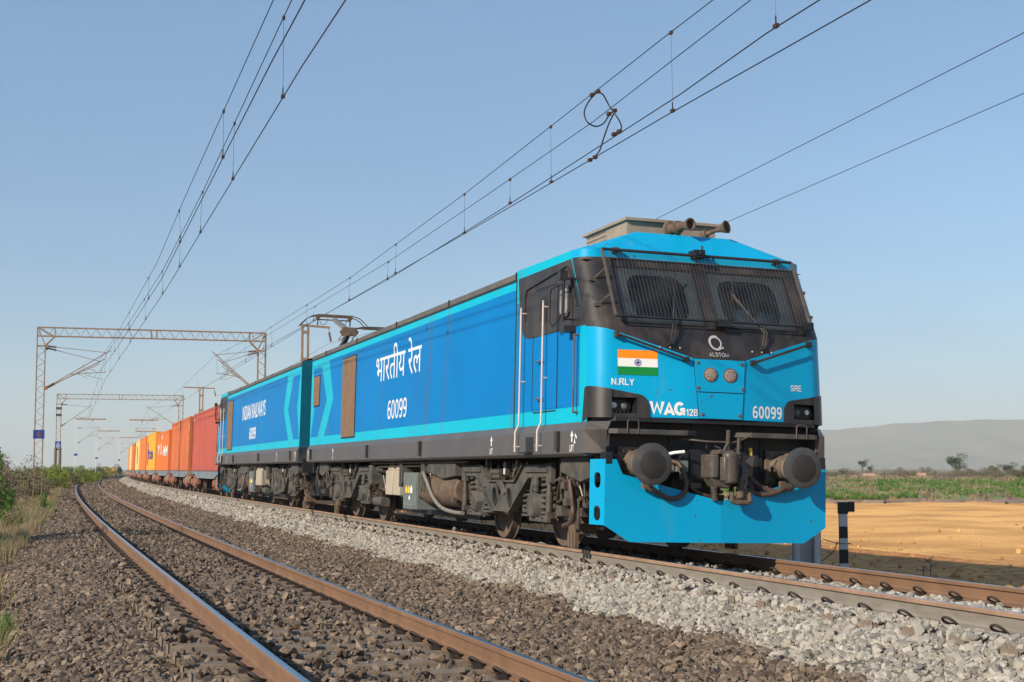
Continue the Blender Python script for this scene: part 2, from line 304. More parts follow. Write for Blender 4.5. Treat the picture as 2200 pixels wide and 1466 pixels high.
def ballast_mat(name, cols, sc=13.):
    mt = bpy.data.materials.new(name); mt.use_nodes = True; n = mt.node_tree; N = n.nodes; L = n.links; b = N['Principled BSDF']; b.inputs['Roughness'].default_value = .95; b.inputs['Specular IOR Level'].default_value = .15
    tc = N.new('ShaderNodeTexCoord'); v = N.new('ShaderNodeTexVoronoi'); v.inputs['Scale'].default_value = sc; L.new(tc.outputs['Object'], v.inputs['Vector'])
    sp = N.new('ShaderNodeSeparateColor'); L.new(v.outputs['Color'], sp.inputs[0]); cr = N.new('ShaderNodeValToRGB'); L.new(sp.outputs[0], cr.inputs[0])
    cr.color_ramp.elements[0].color = (*cols[0], 1); cr.color_ramp.elements[1].color = (*cols[-1], 1)
    for i, c in enumerate(cols[1:-1]): e = cr.color_ramp.elements.new((i+1)/(len(cols)-1)); e.color = (*c, 1)
    L.new(cr.outputs[0], b.inputs['Base Color'])
    bp = N.new('ShaderNodeBump'); bp.inputs['Strength'].default_value = 1; bp.inputs['Distance'].default_value = .05; bp.invert = True; L.new(v.outputs['Distance'], bp.inputs['Height']); L.new(bp.outputs[0], b.inputs['Normal'])
    return mt
BROWN = [(.058, .042, .031), (.118, .084, .060), (.172, .127, .092), (.094, .074, .058), (.26, .195, .142), (.14, .100, .071)]
BED = [tuple(c*.5 for c in q) for q in BROWN]  # bed darkened to paint the shade between the stones
GREY = [(.14, .127, .108), (.29, .262, .222), (.38, .345, .29), (.22, .207, .185), (.33, .29, .23), (.44, .41, .355)]
GBED = [tuple(c*.45 for c in q) for q in GREY]  # pale bed darkened too, shade of the stone gaps put into its colour
def strip(name, o0, o1, no, mt, s0=-45, s1=620, wob=0):
    ss = np.concatenate([np.arange(s0, 60, .4), np.arange(60, 200, 1.5), np.arange(200, s1, 6)]); oo = np.linspace(o0, o1, no)
    Sg, Og = np.meshgrid(ss, oo, indexing='ij'); X, Y = at_np(Sg, Og)
    Z = prof(Og)
    h = np.sin(Sg*1.7+Og*2.3)*.6+np.sin(Sg*.63-Og*1.1+1)+np.sin(Sg*2.9+Og*3.7)*.4
    Z = Z+h*wob*np.clip(np.minimum(Og-o0, o1-Og)*2, 0, 1)
    V = np.stack([X, Y, Z], -1).reshape(-1, 3); a = len(ss); bn = len(oo)
    idx = np.arange(a*bn).reshape(a, bn); F = np.stack([idx[:-1, :-1], idx[:-1, 1:], idx[1:, 1:], idx[1:, :-1]], -1).reshape(-1, 4)
    me = bpy.data.meshes.new(name); me.from_pydata(V.tolist(), [], F.tolist()); me.materials.append(mt); me.polygons.foreach_set('use_smooth', [True]*len(F)); me.update()
    o = bpy.data.objects.new(name, me); COL.objects.link(o); return tag(o, kind='structure')
strip('ballast_bed', -8.6, -2.0, 24, ballast_mat('brown_ballast_ground', BED), wob=.006)
strip('pale_ballast_bed', -2.0, 3.4, 22, ballast_mat('grey_ballast_ground', GBED), wob=.004)
strip('verge', -60, -8.6, 40, ground_mat('verge_soil', (.16, .12, .08), (.11, .11, .05), (.22, .17, .11), .35, 1.7, .8), wob=.03)
SAND = ground_mat('orange_sand', (.90, .49, .165), (.80, .42, .135), (.58, .29, .095), .10, .28, .9, 3.5)
strip('sandy_track', 10.2, 74, 54, SAND, wob=.022)
strip('dirt_shade_edge', 3.4, 10.2, 22, ground_mat('dirt_shade_brown', (.60, .26, .085), (.74, .38, .13), (.36, .15, .055), .5, 5, .9, 20), wob=.015)  # dirt edge, widened and browned to paint the train's shadow band
def plain():
    mt = ground_mat('scrub_plain', (.22, .16, .10), (.09, .13, .035), (.28, .20, .13), .012, .045, .4, 1.5)
    m = MB(); rr = [0, 60, 150, 300, 600, 1200, 2500, 4500, 7600]; n = 48
    vs = []; fs = []
    for r in rr:
        for i in range(n): t = 2*math.pi*i/n; vs.append((r*math.cos(t), r*math.sin(t), -1.0-.00001*r))
    for k in range(len(rr)-1):
        for i in range(n): fs.append((k*n+i, (k+1)*n+i, (k+1)*n+(i+1) % n, k*n+(i+1) % n))
    m.add(vs, fs); return tag(m.build('plain', mt), kind='structure')
plain()
def hills():
    pts = []
    # ridge line: angle from +Y (deg, clockwise) -> elevation in px of the 2200 px photo
    D = 5200
    ang = np.radians(np.linspace(12, 62, 120))
    base = np.interp(np.degrees(ang), [12, 20, 24, 27, 29.2, 31, 33, 35, 36.5, 38, 45, 55, 62], [5, 30, 52, 66, 76, 82, 92, 98, 95, 93, 110, 70, 20])
    wob = np.sin(ang*90)*1.2+np.sin(ang*230+1)*.8+np.sin(ang*41)*2
    top = (base+wob)/3120*D*1.02
    vs = []; fs = []; rows = 14
    for k in range(rows):
        t = k/(rows-1)
        for i, a in enumerate(ang):
            d = D-1500+1500*t+60*math.sin(i*.9+k*1.3)*(0 < k < rows-1)
            z = -3+(top[i]+3)*(t**1.35)*(1+.05*math.sin(i*1.1+k*.8)*(0 < k < rows-1))
            vs.append((CAMP.x+d*math.sin(a), CAMP.y+d*math.cos(a), z))
    for k in range(4):
        for i, a in enumerate(ang):
            d = D+400*(k+1); vs.append((CAMP.x+d*math.sin(a), CAMP.y+d*math.cos(a), max(-3, top[i]*(1-(k+1)/4.)-3)))
    n = len(ang)
    for k in range(rows+3):
        for i in range(n-1): fs.append((k*n+i, k*n+i+1, (k+1)*n+i+1, (k+1)*n+i))
    m = MB(); m.add(vs, fs, 0, True)
    tag(m.build('hills', ground_mat('dry_hill', (.17, .155, .10), (.12, .125, .07), (.22, .19, .13), .004, .012, .6, .05)), kind='structure')
hills()

# ------------------------------------------------------------------ rails
def rail_profile():
    # (o, z) with z=0 at the top of the head
    R = [(.0755, -.172), (.0755, -.161), (.018, -.143), (.0095, -.125), (.0095, -.052), (.0335, -.038), (.0335, -.012), (.026, -.001), (.012, .0008)]
    return R+[(-a, b) for a, b in R[::-1]]
M['railweb'] = mat('rail_rust_side', (.175, .095, .052), .8, var=.18, scale=3, dirt=(.17, .085, .045), dirt_amt=.7, dirt_scale=(4, 4, 12), bump=.25, bscale=50)
M['railhead'] = mat('rail_worn_head', (.44, .46, .50), .26, metal=1, var=.06, scale=6)
M['railgrey'] = mat('rail_dusty_grey_side', (.20, .175, .145), .85, var=.14, scale=3, dirt=(.13, .10, .075), dirt_amt=.6, dirt_scale=(3, 3, 9))
M['railbrown'] = mat('rail_brown_head_side', (.30, .185, .12), .6, var=.2, scale=4, dirt=(.17, .10, .065), dirt_amt=.7, dirt_scale=(3, 3, 12))
def rail(off, side, z0, cant, label, web, headside, smax):
    P = rail_profile(); n = len(P)
    ss = np.concatenate([np.arange(-40, 60, .5), np.arange(60, 200, 2), np.arange(200, smax, 5)])
    m = MB(); vs = []
    o = side*GR; ca, sa = math.cos(cant), math.sin(cant)
    for sv in ss:
        for a, b in P: vs.append(at(sv, off+(o+a)*ca+b*sa, z0-(o+a)*sa+b*ca))
    m.v = [tuple(v) for v in vs]
    for k in range(len(ss)-1):
        for i in range(n):
            j = (i+1) % n; m.f.append((k*n+i, (k+1)*n+i, (k+1)*n+j, k*n+j))
            m.mi.append(1 if i in (7, 8, 9) else (2 if i in (5, 6, 10, 11) else 0)); m.sm.append(False)
    ob = m.build('rail', [web, M['railhead'], headside]); tag(ob, label, 'rail', 'rails of the two tracks'); return ob
rail(OFF2, -1, Z2, CANT2, 'outer rail of the empty near track, leftmost rail in the foreground', M['railweb'], M['railweb'], 560)
rail(OFF2, 1, Z2, CANT2, 'rusty rail of the empty near track on the side towards the train', M['railweb'], M['railweb'], 560)
rail(0, -1, 0, CANT1, 'grey dusty rail under the near wheels of the train, above pale ballast', M['railgrey'], M['railbrown'], 560)
rail(0, 1, 0, CANT1, 'rusty rail under the far wheels of the train, next to the sand', M['railweb'], M['railweb'], 560)

# ------------------------------------------------------------------ sleepers with clips
def make_sleeper(label, group):
    m = MB(); L = 1.375
    # concrete sleeper, slightly lower in the middle
    pro = lambda x: (.150-.022*math.exp(-(x/.45)**4))
    xs = [-L, -1.15, -.6, -.3, 0, .3, .6, 1.15, L]; vs = []
    for x in xs:
        h = pro(x); e = .02 if abs(x) > 1.3 else 0
        vs += [(x, -.135, -.10), (x, -.10+e, h), (x, .10-e, h), (x, .135, -.10)]
    fs = []
    for k in range(len(xs)-1):
        for i in range(3): fs.append((k*4+i, (k+1)*4+i, (k+1)*4+i+1, k*4+i+1))
    fs += [(3, 2, 1, 0), tuple(len(vs)-4+i for i in range(4))]
    m.add(vs, fs)
    root = m.build('sleeper', M['sleeper'], None, .01); tag(root, label, 'sleeper', group)
    c = MB()   # elastic clip: a rusty spring loop gripping the rail foot
    pts = [(-.052, -.03, .0), (-.05, .0, .012), (-.02, .035, .020), (.03, .045, .048), (.07, .02, .068), (.08, -.025, .064), (.055, -.055, .045), (.01, -.05, .026), (-.045, -.045, .018), (-.07, -.02, .014)]
    pts = [(a*.95, b*1.0, c_*1.2) for a, b, c_ in pts]; c.tube(catmull(pts, 3), .0115, 7); c.box(-.012, .06, -.035, .035, -.01, .026); cm = c.mesh('rail_clip', M['clip'])
    for sd in (-1, 1):
        for q in (-1, 1):
            o = bpy.data.objects.new('rail_clip', cm); COL.objects.link(o); o.parent = root
            o.location = (sd*GR+q*.105, 0, .150); o.rotation_euler = (0, 0, 0 if q > 0 else math.pi)
    return root
def lay(root, ss, off, z0, cant):
    for i, sv in enumerate(ss):
        o = root if i == 0 else copy_tree(root)
        fm = frame(sv, off, z0-.172-.15-.006, cant); o.matrix_world = fm
lay(make_sleeper('concrete sleeper with curled iron clips half buried in brown ballast under the empty near track', 'sleepers of the empty near track'), np.arange(-12, 52, .60), OFF2, Z2, CANT2)
lay(make_sleeper('concrete sleeper with curled iron clips buried in pale ballast under the track of the train', 'sleepers of the track the train stands on'), np.arange(-11.7, 22, .60), 0, 0, CANT1)

# ------------------------------------------------------------------ crushed stone
def stone_protos(name, mt, n=7):
    c = bpy.data.collections.new(name); r = random.Random(hash(name) % 1000 if False else len(name))
    import bmesh
    for k in range(n):
        bm = bmesh.new()
        for i in range(15):
            v = Vector((r.gauss(0, 1), r.gauss(0, 1), r.gauss(0, 1))).normalized()*r.uniform(.75, 1.05)
            bm.verts.new((v.x*.62, v.y*.44, v.z*.36))
        res = bmesh.ops.convex_hull(bm, input=bm.verts)
        bmesh.ops.delete(bm, geom=list({v for v in res['geom_interior'] if isinstance(v, bmesh.types.BMVert)}), context='VERTS')
        me = bpy.data.meshes.new('stone'); bm.to_mesh(me); bm.free(); me.materials.append(mt)
        o = bpy.data.objects.new('stone_%02d' % k, me); c.objects.link(o)
    return c
def stone_mat(name, cols, bump=.5):
    mt = bpy.data.materials.new(name); mt.use_nodes = True; n = mt.node_tree; N = n.nodes; L = n.links; b = N['Principled BSDF']; b.inputs['Roughness'].default_value = .9; b.inputs['Specular IOR Level'].default_value = .25
    oi = N.new('ShaderNodeObjectInfo'); cr = N.new('ShaderNodeValToRGB'); L.new(oi.outputs['Random'], cr.inputs[0])
    cr.color_ramp.elements[0].color = (*cols[0], 1); cr.color_ramp.elements[1].color = (*cols[-1], 1)
    for i, c in enumerate(cols[1:-1]): e = cr.color_ramp.elements.new((i+1)/(len(cols)-1)); e.color = (*c, 1)
    tc = N.new('ShaderNodeTexCoord'); nz = N.new('ShaderNodeTexNoise'); nz.inputs['Scale'].default_value = 3; nz.inputs['Detail'].default_value = 6; L.new(tc.outputs['Object'], nz.inputs[0])
    mr = N.new('ShaderNodeMapRange'); mr.inputs['To Min'].default_value = .65; mr.inputs['To Max'].default_value = 1.35; L.new(nz.outputs['Fac'], mr.inputs[0])
    mx = N.new('ShaderNodeMix'); mx.data_type = 'RGBA'; mx.blend_type = 'MULTIPLY'; mx.inputs['Factor'].default_value = 1; L.new(cr.outputs[0], mx.inputs['A']); L.new(mr.outputs[0], mx.inputs['B']); L.new(mx.outputs['Result'], b.inputs['Base Color'])
    return mt
def scatter(name, P, rot, scl, idx, coll, n):
    me = bpy.data.meshes.new(name); me.vertices.add(len(P)); me.vertices.foreach_set('co', P.astype(np.float32).ravel())
    a = me.attributes.new('rot', 'FLOAT_VECTOR', 'POINT'); a.data.foreach_set('vector', rot.astype(np.float32).ravel())
    a = me.attributes.new('scl', 'FLOAT', 'POINT'); a.data.foreach_set('value', scl.astype(np.float32))
    a = me.attributes.new('pick', 'INT', 'POINT'); a.data.foreach_set('value', idx.astype(np.int32))
    me.update(); o = bpy.data.objects.new(name, me); COL.objects.link(o)
    g = bpy.data.node_groups.new(name+'_nodes', 'GeometryNodeTree'); g.interface.new_socket('Geometry', in_out='INPUT', socket_type='NodeSocketGeometry'); g.interface.new_socket('Geometry', in_out='OUTPUT', socket_type='NodeSocketGeometry')
    N = g.nodes; L = g.links; gi = N.new('NodeGroupInput'); go = N.new('NodeGroupOutput'); ip = N.new('GeometryNodeInstanceOnPoints'); ci = N.new('GeometryNodeCollectionInfo')
    ci.inputs['Collection'].default_value = coll; ci.inputs['Separate Children'].default_value = True; ci.inputs['Reset Children'].default_value = True
    def attr(nm, ty):
        q = N.new('GeometryNodeInputNamedAttribute'); q.data_type = ty; q.inputs['Name'].default_value = nm; return q.outputs['Attribute']
    L.new(gi.outputs[0], ip.inputs['Points']); L.new(ci.outputs[0], ip.inputs['Instance']); ip.inputs['Pick Instance'].default_value = True
    L.new(attr('pick', 'INT'), ip.inputs['Instance Index'])
    e2 = N.new('FunctionNodeEulerToRotation'); L.new(attr('rot', 'FLOAT_VECTOR'), e2.inputs[0]); L.new(e2.outputs[0], ip.inputs['Rotation'])
    L.new(attr('scl', 'FLOAT'), ip.inputs['Scale']); L.new(ip.outputs[0], go.inputs[0])
    md = o.modifiers.new('scatter', 'NODES'); md.node_group = g
    return o
def stones(name, cols, boxes, seed, label, cat):
    """boxes: list of (s0,s1,o0,o1,size,cover,keep function)"""
    r = np.random.default_rng(seed); PP = []; SC = []
    for s0, s1, o0, o1, size, cover, keep in boxes:
        n = int((s1-s0)*(o1-o0)*cover/(size*size*.5))
        sv = r.uniform(s0, s1, n); ov = r.uniform(o0, o1, n); k = keep(sv, ov, r); sv, ov = sv[k], ov[k]
        sc = size*np.clip(r.lognormal(0, .36, len(sv)), .4, 2.0); X, Y = at_np(sv, ov)
        base = prof(ov)
        for c, s0_, zc, ct in ((OFF2, -12, Z2, CANT2), (0, -11.7, 0, CANT1)):
            onsl = (abs(ov-c) < 1.36) & (abs(((sv-s0_+.3) % .6)-.3) < .125) & (sv < 52)
            base = np.where(onsl, np.maximum(base, zc-.178-(ov-c)*ct-.02*np.exp(-((ov-c)/.45)**4)+.006), base)
        Z = base+sc*.12*r.uniform(-.8, 1.3, len(sv)); PP.append(np.stack([X, Y, Z], -1)); SC.append(sc)
    P = np.concatenate(PP); sc = np.concatenate(SC); n = len(P)
    rot = np.stack([r.normal(0, .55, n), r.normal(0, .55, n), r.uniform(0, 6.283, n)], -1)
    o = scatter(name, P, rot, sc, r.integers(0, 7, n), stone_protos(name+'_stones', stone_mat(name+'_stone', cols)), n)
    print(name, n); return tag(o, label, cat, kind='stuff')
def edge(sv): return -2.02+.07*np.sin(sv*1.3)+.05*np.sin(sv*3.1+1)
def sleeper_gap(sv, ov, r, c, s0, dens):
    # thin out the stones on top of the sleepers and on the rail feet
    on = (abs(ov-c) < 1.36) & (abs(((sv-s0+.3) % .6)-.3) < .10)
    clear = np.where(abs(abs(ov-c)-GR) < .22, .05, dens)
    nr = (c < -1) | (abs(ov) < GR); rail_ = (abs(abs(ov-c)-GR) < np.where((c > -1) & (ov < -GR), .085, .11)) | (nr & (abs(abs(ov-c)-GR) < .25) & (abs(((sv-s0+.3) % .6)-.3) < .15) & (sv < 20) & (r.random(len(sv)) > .08)); on = (abs(ov-c) < np.where(c > -1, .8, 1.3)) & (abs(((sv-s0+.3) % .6)-.3) < .11)
    return ~rail_ & (~on | (r.random(len(sv)) < clear))
def left_edge(sv): return np.interp(sv, [-10, 4, 12, 25, 46, 90], [-9.2, -8.7, -8.15, -7.65, -7.15, -7.2])+.12*np.sin(sv*.9)+.08*np.sin(sv*2.3)
def keep_b(sv, ov, r): return (ov > left_edge(sv)+r.normal(0, .15, len(sv))) & (ov < edge(sv)+r.normal(0, .05, len(sv))) & sleeper_gap(sv, ov, r, OFF2, -12, np.clip(np.interp(sv, [-8, 2, 8, 20, 40], [.02, .08, .30, .6, .85])+.22*np.sin(sv*.8+ov)+.15*np.sin(sv*2.1-ov*2)+.30*(ov < OFF2-GR)-.5*((sv > -4.5) & (sv < -1) & (ov < OFF2-GR)), .04, 1))
def keep_g(sv, ov, r): return (ov > edge(sv)+r.normal(0, .05, len(sv))) & sleeper_gap(sv, ov, r, 0, -11.7, .5) & ~((abs(ov) < .8) & (sv > 1) & (r.random(len(sv)) < .5))
stones('brown_ballast', BROWN, [(-9.5, 2, -7.9, -1.9, .064, 1.45, keep_b), (-12, 2, -9.3, -7.9, .075, 1.2, keep_b), (2, 16, -8.9, -1.9, .068, 1.4, keep_b), (16, 40, -8.8, -1.9, .078, 1.2, keep_b), (40, 90, -8.8, -1.9, .12, .9, keep_b), (90, 230, -7.8, -1.9, .20, .8, keep_b)], 3, 'brown crushed stone around the empty near track', 'ballast')
stones('pale_ballast', GREY, [(-11, 4, -2.3, 3.6, .063, 1.45, keep_g), (4, 18, -2.3, -.8, .067, 1.5, keep_g), (4, 18, -.8, .9, .088, .6, keep_g), (18, 42, -2.3, -.8, .095, 1.3, keep_g), (42, 100, -2.3, -.8, .12, 1.0, keep_g), (100, 230, -2.3, -.8, .2, .9, keep_g), (4, 30, .9, 3.6, .095, .8, keep_g)], 5, 'pale grey crushed stone shoulder beside the train', 'ballast')
# ------------------------------------------------------------------ lettering
def text_data(body, xs=1.0, bold=0.0, shear=0):
    cu = bpy.data.curves.new('t', 'FONT'); cu.body = body; cu.offset = bold; cu.align_x = 'LEFT'; cu.resolution_u = 4; cu.fill_mode = 'FRONT'; cu.space_character = 1.0
    o = bpy.data.objects.new('t', cu); COL.objects.link(o); dg = bpy.context.evaluated_depsgraph_get(); me = bpy.data.meshes.new_from_object(o.evaluated_get(dg))
    V = np.array([v.co[:2] for v in me.vertices]) if len(me.vertices) else np.zeros((0, 2)); Fc = [tuple(p.vertices) for p in me.polygons]
    bpy.data.objects.remove(o); bpy.data.curves.remove(cu); bpy.data.meshes.remove(me)
    if len(V):
        V[:, 0] -= V[:, 0].min(); V[:, 0] *= xs
    return V, Fc
def place_text(mb, body, u0, u1, v0, v1, fn, m=0, bold=.01):
    """fit the text into the rectangle u0..u1, v0..v1 and map it with fn(u, v) -> xyz"""
    V, Fc = text_data(body, 1, bold)
    if not len(V): return
    w = V[:, 0].max(); lo, hi = V[:, 1].min(), V[:, 1].max()
    U = u0+(u1-u0)*V[:, 0]/w; Q = v0+(v1-v0)*(V[:, 1]-lo)/(hi-lo)
    mb.add([fn(a, b) for a, b in zip(U, Q)], Fc, m)


# plain sans-serif letters drawn as brush strokes (centre lines in a box one unit high)
def glyph(ch, s):
    h = s/2; arc = lambda cx, cy, rx, ry, a, b, n=18: [(cx+rx*math.cos(math.radians(a+(b-a)*i/n)), cy+ry*math.sin(math.radians(a+(b-a)*i/n))) for i in range(n+1)]
    def oval(cx, cy, rx, ry, n=28):
        P = []
        for i in range(n): t = 2*math.pi*i/n; c, q = math.cos(t), math.sin(t); P.append((cx+rx*abs(c)**.85*(1 if c > 0 else -1), cy+ry*abs(q)**.9*(1 if q > 0 else -1)))
        return P
    six = [(oval(.31, .31, .31-h, .31-h), 1), ([(h, .31), (h+.005, .48), (h+.03, .64), (h+.09, .80), (.30, 1-h), (.42, .985-h), (.52, .90-h*.4)], 2)]
    T = {'0': (.62, [(oval(.31, .5, .31-h, .5-h), 1)]), '6': (.62, six), '9': (.62, [([(.62-x, 1-y) for x, y in p], k) for p, k in six]),
         'W': (1.06, [([(.09, 1), (.30, .04), (.53, .93), (.76, .04), (.97, 1)], 0)]), 'A': (.80, [([(.09, 0), (.40, .95), (.71, 0)], 0), ([(.22, .27), (.58, .27)], 0)]),
         'G': (.80, [(arc(.40, .5, .40-h, .5-h, 42, 315)+[(.80-h, .16), (.80-h, .44), (.44, .44)], 0)]), '1': (.42, [([(.05, .72), (.22, .84), (.31, 1)], 0), ([(.31, .98), (.31, 0)], 0)]),
         '2': (.60, [([(.08, .72), (.13, .87), (.30, 1-h), (.47, .87), (.51, .70), (.42, .50), (.22, .28), (.09, .10)], 2), ([(.05, h), (.58, h)], 0)]),
         'B': (.66, [([(h, 0), (h, 1)], 0), ([(h, 1-h), (.40, 1-h), (.54, .9), (.56, .76), (.50, .60), (.38, .54), (h, .54)], 0), ([(.36, .54), (.54, .47), (.60, .30), (.54, .12), (.40, h), (h, h)], 0)]),
         'N': (.72, [([(h, 0), (h, 1)], 0), ([(h, .95), (.72-h, .05)], 0), ([(.72-h, 0), (.72-h, 1)], 0)]), '.': (.24, [([(.12, 0), (.12, s)], 0)]),
         'R': (.72, [([(h, 0), (h, 1)], 0), ([(h, 1-h), (.44, 1-h), (.58, .9), (.61, .74), (.55, .58), (.42, .50), (h, .50)], 0), ([(.40, .50), (.66, 0)], 0)]),
         'L': (.58, [([(h, 1), (h, h), (.58, h)], 0)]), 'Y': (.72, [([(.07, 1), (.36, .45), (.65, 1)], 0), ([(.36, .48), (.36, 0)], 0)]),
         'S': (.66, [([(.57, .74), (.48, .88), (.32, 1-h), (.15, .90), (.10, .74), (.20, .60), (.45, .46), (.56, .33), (.55, .18), (.45, .08), (.32, h), (.14, .12), (.07, .28)], 2)]),
         'E': (.62, [([(.60, 1-h), (h, 1-h), (h, h), (.62, h)], 0), ([(h, .52), (.56, .52)], 0)]), 'I': (s, [([(h, 0), (h, 1)], 0)]), 'F': (.58, [([(h, 0), (h, 1-h), (.58, 1-h)], 0), ([(h, .52), (.5, .52)], 0)]),
         'T': (.64, [([(0, 1-h), (.64, 1-h)], 0), ([(.32, 1-h), (.32, 0)], 0)]), 'O': (.80, [(oval(.40, .5, .40-h, .5-h), 1)]), 'M': (.84, [([(h, 0), (h, .95), (.42, .10), (.84-h, .95), (.84-h, 0)], 0)])}
    return T[ch]
def place_sans(mb, body, u0, u1, v0, v1, fn, nrm, s=.19, m=0, gap=.11):
    W_ = []; x = 0
    for ch in body: w, st = glyph(ch, s); W_.append((x, st)); x += w+gap
    x -= gap; sx = (u1-u0)/x; sy = v1-v0; nrm = Vector(nrm); lay_ = 0
    for ox, st in W_:
        for P, mode in st:
            if mode == 2: P = [(p.x, p.y) for p in catmull([(a, b, 0) for a, b in P], 4)]
            n = len(P); Lft = []; Rgt = []
            for i in range(n):
                a = Vector(P[i-1]) if (i or mode == 1) else None; b = Vector(P[i]); c = Vector(P[(i+1) % n]) if (i < n-1 or mode == 1) else None
                d0 = (b-a).normalized() if a is not None else None; d1 = (c-b).normalized() if c is not None else None
                d0 = d0 if d0 is not None else d1; d1 = d1 if d1 is not None else d0; n0 = Vector((-d0.y, d0.x)); n1 = Vector((-d1.y, d1.x)); mm = (n0+n1)
                mm = mm.normalized() if mm.length > 1e-6 else n0; k = min(2.2, 1/max(.3, mm.dot(n0))); q = mm*k*s/2; Lft.append(b+q); Rgt.append(b-q)
            vs = [Vector(fn(u0+(ox+p.x)*sx, v0+min(1, max(0, p.y))*sy))+nrm*.00025*(lay_ % 4) for p in Lft+Rgt]; lay_ += 1
            e = n if mode == 1 else n-1
            mb.add(vs, [(i, (i+1) % n, n+(i+1) % n, n+i) for i in range(e)], m)

# ------------------------------------------------------------------ nose surface of the locomotive
def lowf(x, z):
    a = abs(x); s_ = .05*(z-1.66)/.72
    if a < .34: return .25+s_
    if a < 1.27: return .25+s_+.15*(a-.34)/.93
    return .40+s_+.26*(1-math.sqrt(max(0, 1-((min(a, 1.55)-1.27)/.28)**2)))
def upf(x, z):
    a = abs(x); f = .29+.57*(z-2.38)
    if a < 1.27: return f
    return f+.26*(1-math.sqrt(max(0, 1-((min(a, 1.55)-1.27)/.28)**2)))
def nose(x, z): return max(lowf(x, z), upf(x, z))
def vline(x):
    a = abs(x); return 2.38 if a < .34 else 2.38+.31*(a-.34)/.98 if a < 1.32 else 2.69+.05*(a-1.32)/.23
ZT = 3.64
L_END = 19.15
def arcs(n=7): return [1.27+.28*math.sin(math.pi/2*i/n) for i in range(1, n+1)]
XS = [-x for x in arcs()[::-1]]+[-1.27, -1.17, -.95, -.8, -.65, -.5, -.34, -.09, 0, .09, .34, .5, .65, .8, .95, 1.17, 1.27]+arcs()

